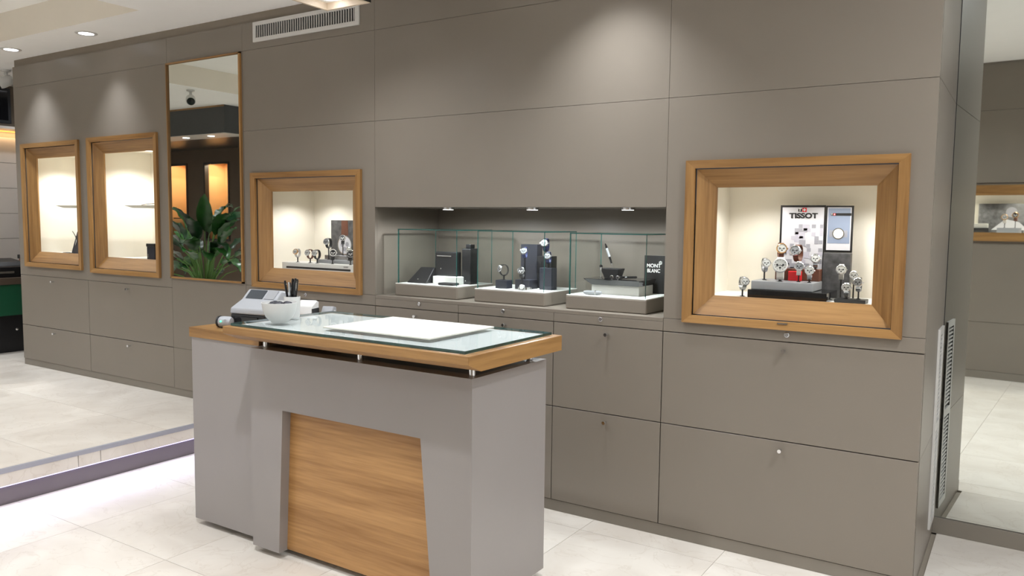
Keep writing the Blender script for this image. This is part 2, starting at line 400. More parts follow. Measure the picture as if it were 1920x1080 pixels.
cabinet(XB, XC, .06, 'narrow taupe drawer cabinet under the middle glass case of watches', lock=-2.36)
cabinet(XC, X4, .06, 'narrow taupe drawer cabinet under the glass case with the black pen tray', lock=-1.775)
cabinet(X4, X5, .06, 'wide taupe two-drawer cabinet under the oak window with red cross posters', lock=-.868)

# ------------------------------------------------------------------ tall wall mirror
t = thing('wall_mirror', ((X1+X2)/2, 0, 1.07), 'tall mirror in a slim wooden frame reflecting a leafy plant', 'mirror')
a, b, c, d = X1+.002, X2-.010, 1.076, 2.622
MB().box(a+.008, b-.008, -.004, -.001, c+.008, d-.008).build('mirror_glass', MIRROR, t)
for q, (x0, x1, z0, z1, mt) in enumerate(((a, a+.009, c, d, OAKZ), (b-.016, b, c, d, OAKZ), (a, b, d-.010, d, OAKX), (a, b, c, c+.012, OAKX))):
    MB().box(x0, x1, -.016, -.0005, z0, z1).build('frame_rail', mt, t)

# ------------------------------------------------------------------ oak showcase windows
def mitre(outer, inner, yo, yi, yb, t, name, ys=None):
    (x0, x1, z0, z1), (a, b, c, d) = outer, inner
    P = [((x0, z0), (x1, z0), (b, c), (a, c), OAKX), ((x1, z0), (x1, z1), (b, d), (b, c), OAKZ), ((x1, z1), (x0, z1), (a, d), (b, d), OAKX), ((x0, z1), (x0, z0), (a, c), (a, d), OAKZ)]
    for p, q, r, s, mt in P:
        MB().hexa([(p[0], yo, p[1]), (q[0], yo, q[1]), (r[0], yi, r[1]), (s[0], yi, s[1])], [(p[0], yb, p[1]), (q[0], yb, q[1]), (r[0], yb, r[1]), (s[0], yb, s[1])]).build(name, mt, t)
def showcase(k, label, wo=.042, gi=.082, depth=.51, lights=(), split=None):
    x0, x1, z0, z1 = WIN[k]; t = thing('showcase_window', ((x0+x1)/2, 0, z0), label, 'showcase', 'oak framed showcases in the panelled wall')
    reb = (x0+wo, x1-wo, z0+wo*.85, z1-wo*.85)
    mitre((x0, x1, z0, z1), reb, -.020, -.016, -.0004, t, 'outer_frame')
    dr = tuple(v+s*.004 for v, s in zip(reb, (1, -1, 1, -1)))
    inn = (dr[0]+gi, dr[1]-gi, dr[2]+gi*1.08, dr[3]-gi)
    mitre(dr, inn, .006, .052, .062, t, 'door_frame')
    MB().box(inn[0]-.004, inn[1]+.004, .055, .060, inn[2]-.004, inn[3]+.004).build('pane', GLASSW, t)
    X_, Xb, Zb, Zt = reb[0]+.0, reb[1], inn[2]-.012, inn[3]+.035
    MB().box(X_, Xb, depth, depth+.012, Zb-.012, Zt+.012).build('back_panel', CREAM, t)
    MB().box(X_-.010, X_, .064, depth+.012, Zb-.012, Zt+.012).build('side_panel', CREAM, t)
    MB().box(Xb, Xb+.010, .064, depth+.012, Zb-.012, Zt+.012).build('side_panel', CREAM, t)
    MB().box(X_, Xb, .064, depth, Zb-.012, Zb).build('floor_panel', WHITEM, t)
    MB().box(X_, Xb, .064, depth, Zt, Zt+.012).build('top_panel', CREAM, t)
    for (lx, ly, e) in lights:
        MB().lathe([(.032, 0), (.040, 0), (.040, -.005), (.032, -.004)], (lx, ly, Zt), n=24).build('lamp_ring', VENTW, t, smooth=True)
        MB().cyl((lx, ly, Zt-.004), (0, 0, 1), .032, .003, 24).build('lamp_lens', LENSN, t)
        light('SPOT', 'lamp', (lx, ly, Zt-.01), e*(1.7 if k in 'AB' else 1.25), (1, .975, .935), t, None, spot_size=R(140), spot_blend=.6, shadow_soft_size=.035)
    return t, Zb, Zt
tA, zA, zAt = showcase('A', 'oak framed showcase window at the free end of the wall, with one pale shelf', lights=((-7.05, .30, 16), (-6.68, .24, 12)))
tB, zB, zBt = showcase('B', 'oak framed showcase window with one pale shelf, beside the tall mirror', lights=((-6.0, .30, 16), (-5.66, .24, 12)))
tC, zC, zCt = showcase('C', 'oak framed showcase window of watches between the mirror and the niche', lights=((-4.10, .28, 9), (-3.68, .24, 7)))
tD, zD, zDt = showcase('D', 'oak framed showcase window with red cross posters and many watches', lights=((-1.08, .26, 7), (-.80, .22, 6), (-.58, .26, 7)))
MB().box(-.905, -.862, -.0215, -.015, 1.083, 1.0885).build('latch', CHROME, tD)
for lab, x0, x1, zz in (('pale display shelf with chamfered underside, at the free end of the wall', -7.06, -6.53, 1.612), ('pale display shelf with chamfered underside, in the showcase beside the mirror', -6.04, -5.48, 1.612)):
    s = MB().hexa([(x0+.05, .14, zz-.02), (x1, .14, zz-.02), (x1, .509, zz-.02), (x0+.05, .509, zz-.02)], [(x0, .10, zz), (x1, .10, zz), (x1, .509, zz), (x0, .509, zz)]).build('display_shelf', PADM)
    tag(s, lab, 'shelf', 'shelves in the two end showcases')

# ------------------------------------------------------------------ ceiling, rear walls
TR = (-7.33, -4.952, -3.4, -.415)
cb = MB()
for c in cells([XL, -1.2], [YB-.1, 0.016], [TR]): cb.box(c[0], c[1], c[2], c[3], ZC, ZC+.05)
cb.box(-9.3, X0+.02, .016, 1.6, ZC, ZC+.05)
cl = cb.build('ceiling', CEIL); tag(cl, kind='structure')
MB().box(TR[0]-.03, TR[1]+.03, TR[2]-.03, TR[3]+.03, 3.075, 3.12).build('tray_top', CEIL, cl)
tr = MB()
tr.box(TR[0], TR[0]+.004, TR[2], TR[3], ZC+.0005, 3.075).box(TR[1]-.004, TR[1], TR[2], TR[3], ZC+.0005, 3.075).box(TR[0]+.004, TR[1]-.004, TR[3]-.004, TR[3], ZC+.0005, 3.075).box(TR[0]+.004, TR[1]-.004, TR[2], TR[2]+.004, ZC+.0005, 3.075)
tr.build('tray_side', mat('tray_side_beige', (236, 229, 216), .8, var=.01), cl)  # tray sides slightly more beige than the ceiling
MB().box(-1.2, XR+.1, YB-.1, 1.3, 3.12, 3.17).box(-1.2, -1.17, YB-.1, .0, ZC+.05, 3.12).build('high_ceiling', CEIL, cl)
bx0, bx1, bz0, bz1 = -1.90, .4, 1.375, 1.925
wbl = MB().box(-7.9, -2.3, YB-.1, YB, 0, 3.15).build('wall_back_pale', CEIL); tag(wbl, kind='structure')  # unseen stretch made white to bounce more light onto the ceiling
wb = panel_xz(-2.3, XR, 0, 3.15, YB-.1, YB, [(bx0+.04, bx1-.04, bz0+.04, bz1-.04)]).build('wall_back', TAUPE); tag(wb, kind='structure')
wb2 = panel_xz(XL, -7.9, H, ZC, YB-.1, YB-.04, [(-11.32, -10.80, 1.18, 2.34), (-10.40, -9.82, 1.18, 2.34)]).build('wall_back_raised', BROWNW); tag(wb2, kind='structure')
wrt = MB().box(XR, XR+.1, YB, 1.3, 0, 3.15).build('wall_right', CEIL); tag(wrt, kind='structure')  # unseen wall, likewise whitened for bounce light
wl2 = MB().box(XL-.1, XL, YB, -.3, H, ZC).build('wall_left', CEIL); tag(wl2, kind='structure')
wl3 = MB().box(XL, -9.0, -.36, -.3, H, ZC).build('wall_left_return', CEIL); tag(wl3, kind='structure')
bs = MB().box(-7.9, XR, YB, YB+.012, .001, .075).build('baseboard_back', TOE); tag(bs, kind='structure')
for z0, z1 in ((.078, .565), (.569, 1.35),):
    for i in range(5, 8):
        MB().box(-8.2+i*1.18+.0015, -8.2+(i+1)*1.18-.0015, YB, YB+.010, z0, z1).build('panel', TAUPE, wb)
for i in range(5, 8):
    for z0, z1 in ((1.95, 2.65), (2.654, 3.1)):
        MB().box(-8.2+i*1.18+.0015, -8.2+(i+1)*1.18-.0015, YB, YB+.010, z0, z1).build('panel', TAUPE, wb)

# angled mirror wall at the right
TH = R(-2.2); cs, sn = math.cos(TH), math.sin(TH)
def mv(u, v, z): return (X5+u*cs-v*sn, YMIR+u*sn+v*cs, z)
def mbox(u0, u1, v0, v1, z0, z1): return MB().hexa([mv(u0, v0, z0), mv(u1, v0, z0), mv(u1, v1, z0), mv(u0, v1, z0)], [mv(u0, v0, z1), mv(u1, v0, z1), mv(u1, v1, z1), mv(u0, v1, z1)])
mm = thing('mirror_panel', (X5+1.2, YMIR+.02, .08), 'floor-to-ceiling frameless mirror beside the slotted vent, above a low taupe skirting', 'mirror')
mbox(.003, 2.5, 0, .006, .082, 3.10).build('mirror_glass', MIRROR, mm)
mbb = mbox(.001, 2.5, -.012, .012, .001, .080).build('baseboard_right', TOE); tag(mbb, kind='structure')
mbk = mbox(0, 2.5, .013, .05, 0, 3.15).build('wall_mirror_back', DARKGAP); tag(mbk, kind='structure')

# showcase window in the back wall, seen in the mirror
bx0, bx1, bz0, bz1 = -1.90, .4, 1.375, 1.925
ow = t = thing('showcase_window', (-.75, YB, bz0), 'long oak framed showcase in the opposite wall with a grey picture', 'showcase')
MB().box(bx0, bx1, YB+.0005, YB+.03, bz1-.10, bz1).build('outer_frame', OAKX, t)
MB().box(bx0, bx1, YB+.0005, YB+.03, bz0, bz0+.085).build('outer_frame', OAKX, t)
MB().box(bx0, bx0+.09, YB+.0005, YB+.03, bz0+.085, bz1-.10).build('outer_frame', OAKZ, t)
MB().box(bx1-.09, bx1, YB+.0005, YB+.03, bz0+.085, bz1-.10).build('outer_frame', OAKZ, t)

# ------------------------------------------------------------------ ceiling lamps
def downlight(x, y, z, e, label, *a_, **k_): _downlight(x, y, z, e*.93, label, *a_, **k_)
def _downlight(x, y, z, e, label, col=(.93, .965, 1), size=R(110), blend=.9, r=.052, soft=.05, lens=None):
    t = thing('downlight', (x, y, z), label, 'light', 'recessed ceiling downlights')
    MB().lathe([(r, 0), (r*1.45, 0), (r*1.45, -.004), (r*1.3, -.008), (r, -.005), (r, 0)], (x, y, z), n=32).build('trim_ring', VENTW, t, smooth=True)
    MB().cyl((x, y, z-.005), (0, 0, 1), r, .004, 32).build('lens', lens or LENS, t)
    light('SPOT', 'lamp', (x, y, z-.014), e, col, t, None, spot_size=size, spot_blend=blend, shadow_soft_size=soft)
W1 = 60
downlight(-7.005, -.235, ZC, 84, 'bright round downlight above the showcase at the free end of the wall', (.86, .92, 1), R(88), 1.0)
downlight(-5.900, -.235, ZC, 62, 'bright round downlight above the showcase beside the tall mirror', (.88, .93, 1), R(88), 1.0)
downlight(-1.70, -.33, ZC, 130, 'round downlight above the niche with three glass cases', (.92, .96, 1), R(104), 1.0)
for i, (x, y, z, e) in enumerate(((-3.9, -1.9, ZC, 68), (-2.3, -2.05, ZC, 175), (-1.4, -3.3, ZC, 55), (-4.4, -3.3, ZC, 90), (.45, -1.0, 3.12, 230), (1.3, -1.6, 3.12, 230), (.9, -3.0, 3.12, 120), (-8.3, -1.2, ZC, 170), (-6.1, -2.0, 3.075, 190), (-9.6, -1.6, ZC, 110), (-8.2, .75, ZC, 40))):
    downlight(x, y, z, e, ['round ceiling downlight over the step edge', 'round ceiling downlight in front of the sales counter', 'round ceiling downlight near the opposite wall, in front of the counter', 'round ceiling downlight near the opposite wall, by the step', 'round lamp in the high ceiling over the wide drawers', 'round lamp in the high ceiling near the mirror wall', 'round lamp in the high ceiling near the opposite showcase', 'round ceiling downlight beside the dome camera', 'round lamp in the middle of the recessed ceiling tray', 'round ceiling downlight over the passage by the dark bulkhead', 'round ceiling downlight over the green service desk', 'round lamp in the ceiling tray corner near the mirror'][i], size=R(164 if x > 0 else 150), blend=1.0)

# hanging box lamp above the counter
bx = (-3.139, -2.838, -.945, -.512, 2.60)
t = thing('box_lamp', ((bx[0]+bx[1])/2, (bx[2]+bx[3])/2, ZC), 'dark box lamp with beige lining and two round lenses, hanging over the counter', 'lamp')
for c in cells([bx[0], bx[1]], [bx[2], bx[3]], [(bx[0]+.014, bx[1]-.014, bx[2]+.014, bx[3]-.014)])[:0]: pass
e = .014
MB().box(bx[0], bx[1], bx[2], bx[3], 2.645, ZC).build('housing', CHAR, t)
for q in ((bx[0], bx[0]+e, bx[2], bx[3]), (bx[1]-e, bx[1], bx[2], bx[3]), (bx[0]+e, bx[1]-e, bx[2], bx[2]+e), (bx[0]+e, bx[1]-e, bx[3]-e, bx[3])):
    MB().box(*q, 2.602, 2.645).build('lip', BEIGE, t)
MB().box(bx[0]-.003, bx[0], bx[2]-.003, bx[3]+.003, 2.605, 2.80).box(bx[1], bx[1]+.003, bx[2]-.003, bx[3]+.003, 2.605, 2.80).box(bx[0], bx[1], bx[2]-.003, bx[2], 2.605, 2.80).box(bx[0], bx[1], bx[3], bx[3]+.003, 2.605, 2.80).build('shade', BLACK, t)
MB().box(bx[0]+e, bx[1]-e, bx[2]+e, bx[3]-e, 2.638, 2.6445).build('reflector', CEIL, t)
for ly in (-.60, -.86):
    lx = -3.03
    MB().cyl((lx, ly, 2.632), (0, 0, 1), .048, .006, 28).build('lens', LENS, t)
    light('SPOT', 'lamp', (lx, ly, 2.622), 24, (.95, .97, 1), t, None, spot_size=R(150), spot_blend=.8, shadow_soft_size=.05)

# ------------------------------------------------------------------ air vents
t = thing('air_vent', (-3.87, 0, 2.66), 'long white air grille with upright slats high on the wall', 'vent')
x0, x1, z0, z1 = -4.338, -3.395, 2.668, 2.796
for q in ((x0, x1, z0, z0+.026), (x0, x1, z1-.024, z1), (x0, x0+.028, z0+.026, z1-.024), (x1-.032, x1, z0+.026, z1-.024)):
    MB().box(q[0], q[1], -.010, -.0005, q[2], q[3]).build('vent_frame', VENTW, t)
MB().box(x0+.028, x1-.032, -.0022, -.0007, z0+.026, z1-.024).build('vent_back', BLACK, t)
n = 42; first = None
for i in range(n):
    x = x0+.034+(x1-.032-x0-.034)*(i+.5)/n
    if first is None:
        first = MB().box(-.0026, .0026, -.0085, -.0024, z0+.026-2.66, z1-.024-2.66).build('slat', VENTW, t, local=True); first.location = (x+3.87, 0, 0)
    else: share(first, 'slat', t, (x+3.87, 0, 0))
t = thing('side_vent', (X5, .62, .08), 'tall narrow white slotted vent in the wall return beside the mirror', 'vent')
y0, y1, z0, z1 = .545, .745, .10, 1.045
for q in ((y0, y0+.03, z0, z1), (y1-.03, y1, z0, z1), (y0+.03, y1-.03, z0, z0+.03), (y0+.03, y1-.03, z1-.03, z1), (y0+.03, y1-.03, .56, .60)):
    MB().box(X5+.0005, X5+.010, q[0], q[1], q[2], q[3]).build('vent_frame', VENTW, t)
MB().box(X5+.0004, X5+.0022, y0+.03, y1-.03, z0+.03, z1-.03).build('vent_back', BLACK, t)
first = None
for i in range(44):
    z = z0+.035+(z1-z0-.07)*(i+.5)/44
    if .555 < z < .605: continue
    if first is None:
        first = MB().box(.0024, .008, y0+.03-.62, y1-.03-.62, -.004, .004).build('slat', VENTW, t, local=True); first.location = (0, 0, z-.08)
    else: share(first, 'slat', t, (0, 0, z-.08))

# ------------------------------------------------------------------ sales counter
ct = thing('sales_counter', (-2.4, -.95, 0), 'grey sales counter with inset oak front and thick oak glass-topped slab', 'counter')
xl, xr, yf, yb, zt, zb = -2.91, -1.682, -1.225, -.69, .942, .03
fp = MB()
fp.prism_y([(xl, zb), (-2.736, zb), (-2.702, .682), (xl, .682)], yf, yf+.07).prism_y([(-1.868, zb), (xr, zb), (xr, .682), (-1.926, .682)], yf, yf+.07).prism_y([(xl, .682), (xr, .682), (xr, zt), (xl, zt)], yf, yf+.07)
fp.build('front_panel', GREY, ct)
MB().box(xr-.03, xr, yf+.07, yb, zb, zt).build('side_panel', GREY, ct)
MB().box(xl, xl+.03, yf+.07, yb, zb, zt).build('side_panel', GREY, ct)
MB().box(xl+.03, xr-.03, yf+.047, yf+.062, zb+.004, .70).build('oak_inset', OAKF, ct)
MB().box(xl+.03, xr-.03, yf+.07, yb, zt-.025, zt-.001).build('deck', CHAR, ct)
MB().box(xl+.06, xr-.06, yf+.10, yb-.03, 0, zb+.002).build('plinth', BLACK, ct)
lu = MB().box(-3.415, xl-.001, -1.165, -.66, .03, .940).build('side_unit', GREY, ct, bevel=.001)
MB().box(-3.37, xl-.05, -1.10, -.70, 0, .0295).build('side_plinth', BLACK, ct)
MB().box(-3.425, xl-.004, -1.172, -.65, .9405, .988).build('side_worktop', OAKX, ct, bevel=.0015)
sx0, sx1, sy0, sy1, sz0, sz1 = -2.918, -1.600, -1.362, -.708, .990, 1.0525
sl = MB().prism_x([(sy0, sz1), (sy0, sz0+.030), (sy0+.075, sz0), (sy1, sz0), (sy1, sz1)], sx0, sx1).build('countertop', OAKX, ct, bevel=.0012, seg=1)
MB().prism_x([(sy0, sz1-.001), (sy0, sz0+.030), (sy0+.075, sz0), (sy1, sz0), (sy1, sz1-.001)], sx1, sx1+.0012).build('edge_band', OAKY, ct)
for x, y in ((-2.855, -1.18), (-2.855, -.75), (-2.28, -1.18), (-2.28, -.75), (-1.715, -1.18), (-1.728, -.75)):
    MB().cyl((x, y, zt-.001), (0, 0, 1), .0135, sz0-zt+.001, 20).build('standoff', CHROME, ct, smooth=True)
gx0, gx1, gy0, gy1 = -2.895, -1.632, -1.338, -.735
MB().box(gx0+.004, gx1-.004, gy0+.004, gy1-.004, sz1-.001, sz1+.0016).build('white_inlay', mat('white_backing', (198, 203, 204), .6, var=.01), ct)
g = MB().box(gx0, gx1, gy0, gy1, sz1+.002, sz1+.0125)
g.m = [0, 0, 1, 1, 1, 1]
g.build('glass_top', [GLASS, GEDGED], ct)
GT = sz1+.0127
p = MB().box(-2.462, -1.893, -1.212, -.772, GT, GT+.007).build('desk_pad', PADM, None, bevel=.002)
tag(p, 'flat pale presentation pad lying on the glass counter top', 'desk pad')

# bowl
t = thing('bowl', (-2.752, -1.19, GT), 'round white bowl holding dark pieces on the glass counter', 'bowl')
MB().lathe([(.034, 0), (.040, .006), (.058, .024), (.070, .05), (.0775, .088), (.074, .0885), (.066, .052), (.054, .028), (.034, .012), (.001, .010)], (-2.752, -1.19, GT), n=40).build('shell', WHITE, t, smooth=True)
rr = random.Random(3); fb = MB()
for i in range(14):
    a = rr.random()*6.28; q = rr.random()*.050
    fb.sphere((-2.752+math.cos(a)*q, -1.19+math.sin(a)*q, GT+.074+rr.random()*.012), .014, 8, 0, (1.2, .9, .6))
o = fb.build('filling', NAVY, t, smooth=True); o['kind'] = 'stuff'
MB().box(-2.80, -2.72, -1.225, -1.165, GT+.045, GT+.07).build('filling_base', NAVY, t)
# cup with pens
cx, cy = -2.845, -1.035
t = thing('pen_cup', (cx, cy, GT), 'white ribbed cup full of black pens behind the bowl', 'cup')
cp = MB(); pr = []
n = 36; vs = []
for r_, h_ in ((.032, 0), (.0335, .004), (.0355, .060), (.0365, .097), (.0335, .097), (.031, .010)):
    for k in range(n):
        q = r_*(1+(.025 if (k % 2 and .06 <= h_) else 0)); a = 2*PI*k/n; vs.append((cx+q*math.cos(a), cy+q*math.sin(a), GT+h_))
fs = [(j*n+k, j*n+(k+1) % n, (j+1)*n+(k+1) % n, (j+1)*n+k) for j in range(5) for k in range(n)]+[list(range(n))[::-1], [5*n+k for k in range(n)]]
cp.add(vs, fs).build('body', WHITE, t, smooth=True)
for i, (ax, ay, hh, r_, mt) in enumerate(((-.020, -.01, .170, .0055, BLACKG), (-.009, .012, .178, .006, BLACKG), (.002, -.014, .165, .005, STEEL), (.012, .004, .182, .006, BLACKG), (.020, -.006, .172, .0055, BLACK), (.004, .018, .176, .006, BLACKG), (-.018, .008, .160, .005, BLACK))):
    b0 = Vector((cx+ax*.5, cy+ay*.5, GT+.012)); b1 = Vector((cx+ax*1.5, cy+ay*1.5, GT+hh))
    ps = [b0+(b1-b0)*f for f in (0, .06, .6, .62, .94, 1)]
    pn = thing('pen', b0, ['glossy black pen in the white cup, leaning toward the printer', 'glossy black pen in the white cup, tilted back toward the wall', 'silver pen in the white cup', 'tallest glossy black pen in the white cup', 'thick matt black pen in the white cup', 'upright glossy black pen at the back of the white cup', 'shortest matt black pen in the white cup'][i], 'pen', 'pens in the white cup')
    MB().tube(ps, [r_*.3, r_*.8, r_*.9, r_*1.05, r_*1.05, r_*.7], 10).build('barrel', mt, pn, smooth=True)
    d = (b1-b0).normalized()
    MB().tube([ps[4]+Vector((r_*1.5, 0, 0)), ps[3]+Vector((r_*1.5, 0, 0))+(ps[4]-ps[3])*.3], r_*.25, 6).build('clip', CHROME, pn)
# printer on the side worktop
px, py, pz = -3.17, -.955, .9885
t = thing('printer', (px, py, pz), 'grey and white desktop printer with black base behind the bowl', 'printer', rz=R(8))
MB().box(-.105, .105, -.085, .11, 0, .066).build('base', BLACK, t, bevel=.006, local=True)
MB().prism_x([(-.088, .0665), (.115, .0665), (.115, .162), (.045, .178), (-.005, .132), (-.084, .095)], -.108, .108).build('lid', PRINTERW, t, bevel=.008, local=True)
def on_slope(x0, x1, f0, f1, th):
    P0, P1 = Vector((0, -.005, .132)), Vector((0, .045, .178)); n_ = Vector((0, -.046, .050)).normalized(); q0, q1 = P0+(P1-P0)*f0, P0+(P1-P0)*f1
    return MB().hexa([Vector((x0, 0, 0))+q0, Vector((x1, 0, 0))+q0, Vector((x1, 0, 0))+q1, Vector((x0, 0, 0))+q1], [Vector((x0, 0, 0))+q0+n_*th, Vector((x1, 0, 0))+q0+n_*th, Vector((x1, 0, 0))+q1+n_*th, Vector((x0, 0, 0))+q1+n_*th])
on_slope(-.085, .020, .08, .90, .003).build('screen', mat('smoked_window', (58, 64, 70), .2), t, local=True)
on_slope(.032, .092, .08, .90, .003).build('side_flap', GREYP, t, local=True)
MB().box(-.07, .07, -.092, -.084, .026, .054).build('paper_slot', BLACKG, t, local=True)
# little device with green light
t = thing('card_reader', (-3.262, -1.09, .9885), 'small rounded white device with a green light at the counter end', 'card reader', rz=R(20))
MB().lathe([(.001, -.026), (.02, -.026), (.026, -.020), (.028, 0), (.027, .03), (.021, .040), (.001, .042)], (0, 0, .0285), (1, 0, 0), 24).build('body', PRINTERW, t, smooth=True, local=True)
MB().lathe([(.020, -.030), (.0285, -.030), (.0285, -.022), (.020, -.0262), (.020, -.030)], (0, 0, .0290), (1, 0, 0), 24).build('rim', BLACK, t, smooth=True, local=True)
MB().box(-.008, .008, -.02, .02, 0, .003).build('foot', BLACK, t, local=True)
MB().cyl((-.002, -.0265, .034), (0, -1, .1), .004, .003, 12).build('status_light', GREENLED, t, local=True)
MB().cyl((.020, -.0245, .036), (.3, -1, .2), .008, .003, 16).build('button', GREYP, t, local=True)
# card terminal and small dispenser on the side worktop, behind the printer
t = thing('card_terminal', (-3.03, -.775, .9885), 'white and black card terminal standing behind the pen cup', 'terminal', rz=R(20))
MB().prism_x([(-.045, 0), (.045, 0), (.045, .115), (.02, .124), (-.03, .10), (-.045, .06)], -.045, .045).build('body', WHITE, t, bevel=.006, local=True)
MB().box(.0452, .0475, -.035, .04, .03, .085).build('side_strip', BLACK, t, local=True)
MB().box(-.03, .03, -.0475, -.0455, .006, .052).build('keypad', GREYP, t, local=True)
t = thing('tape_dispenser', (-2.965, -.69, .9885), 'low sloping grey dispenser beside the card terminal', 'dispenser', rz=R(20))
MB().prism_x([(-.035, 0), (.035, 0), (.03, .085), (-.005, .092), (-.035, .05)], -.030, .030).build('body', GREYP, t, bevel=.004, local=True)
MB().cyl((-.032, .005, .06), (1, 0, 0), .012, .064, 16).build('spindle', WHITE, t, local=True)

# ------------------------------------------------------------------ glass cases in the niche
def gcase(x0, x1, y0, y1, z0, z1, label):
    t = thing('glass_case', ((x0+x1)/2, (y0+y1)/2, ZL), label, 'display case', 'glass cases in the niche')
    MB().box(x0-.012, x1+.012, y0-.012, y1, ZL+.0005, z0-.004).build('plinth', TAUPE, t, bevel=.006, seg=3)
    MB().box(x0-.010, x1+.010, y0-.010, y1-.002, z0-.004, z0).build('base_board', WHITEM, t)
    k = .006
    def pane(a, b, c, d, e, f, ax):
        q = MB().box(a, b, c, d, e, f); mi = [1]*6
        for s in {0: (4, 5), 1: (2, 3), 2: (0, 1)}[ax]: mi[s] = 0
        q.m = mi; q.build('pane', [GLASS, GEDGE], t)
    pane(x0, x1, y0, y0+k, z0, z1-k, 1)
    pane(x0, x0+k, y0+k, y1, z0, z1-k, 0); pane(x1-k, x1, y0+k, y1, z0, z1-k, 0)
    pane(x0, x1, y0, y1, z1-k, z1, 2)
    return t
gcase(-3.172, -2.734, .08, .44, 1.143, 1.467, 'glass case of black leather goods standing in the niche')
gcase(-2.588, -2.154, .08, .44, 1.143, 1.467, 'middle glass case in the niche holding watches on dark stands')
gcase(-2.001, -1.572, .08, .44, 1.143, 1.464, 'glass case in the niche holding a pen tray and white lettered sign')
ZB = 1.1435
def block(name, x0, x1, y0, y1, z0, z1, mt, label, cat, bevel=.003, group=None):
    return tag(MB().box(x0, x1, y0, y1, z0, z1).build(name, mt, None, bevel=bevel), label, cat, group)
# case 1: leather goods
t = thing('leather_folio', (-3.075, .20, ZB), 'black leather folio leaning back beside the case wall', 'folio')
MB().hexa([(-3.150, .135, ZB), (-3.000, .135, ZB), (-3.000, .235, ZB), (-3.150, .235, ZB)], [(-3.105, .215, ZB+.092), (-3.000, .215, ZB+.092), (-3.000, .235, ZB+.092), (-3.105, .235, ZB+.092)]).build('cover', BLACKL, t, bevel=.004)
MB().lathe([(.004, 0), (.004, .002), (.001, .0025)], (-3.075, .152, ZB+.022), (0, -1, .8), 12).build('emblem', CHROME, t)
block('display_block', -2.985, -2.80, .18, .30, ZB, 1.188, WHITEM, 'low white block under the upright leather bag', 'block')
t = thing('leather_bag', (-2.93, .24, 1.1885), 'upright black leather document bag on a low white block', 'bag')
MB().box(-2.995, -2.835, .215, .265, 1.1885, 1.333).build('body', BLACKL, t, bevel=.006)
MB().box(-2.978, -2.872, .2115, .2145, 1.306, 1.311).build('zip', STEEL, t)
MB().lathe([(.0035, 0), (.0035, .002), (.001, .0025)], (-2.95, .2145, 1.232), (0, -1, 0), 12).build('emblem', CHROME, t)
t = thing('wallet', (-2.83, .12, ZB), 'flat black leather wallet lying in front of the white block', 'wallet')
MB().box(-2.885, -2.775, .10, .165, ZB, ZB+.014).build('body', BLACKL, t, bevel=.005)
MB().lathe([(.0035, 0), (.0035, .0015), (.001, .002)], (-2.84, .118, ZB+.014), (0, 0, 1), 12).build('emblem', CHROME, t)
t = thing('leather_case', (-2.79, .27, ZB), 'tall black leather case standing next to the upright bag', 'case')
MB().box(-2.815, -2.752, .24, .32, ZB, 1.355).build('body', BLACKL, t, bevel=.005)
MB().box(-2.803, -2.768, .262, .31, 1.3555, 1.380).build('cap', BLACKL, t, bevel=.004)
MB().lathe([(.0035, 0), (.0035, .002), (.001, .0025)], (-2.785, .2395, 1.165), (0, -1, 0), 12).build('emblem', CHROME, t)

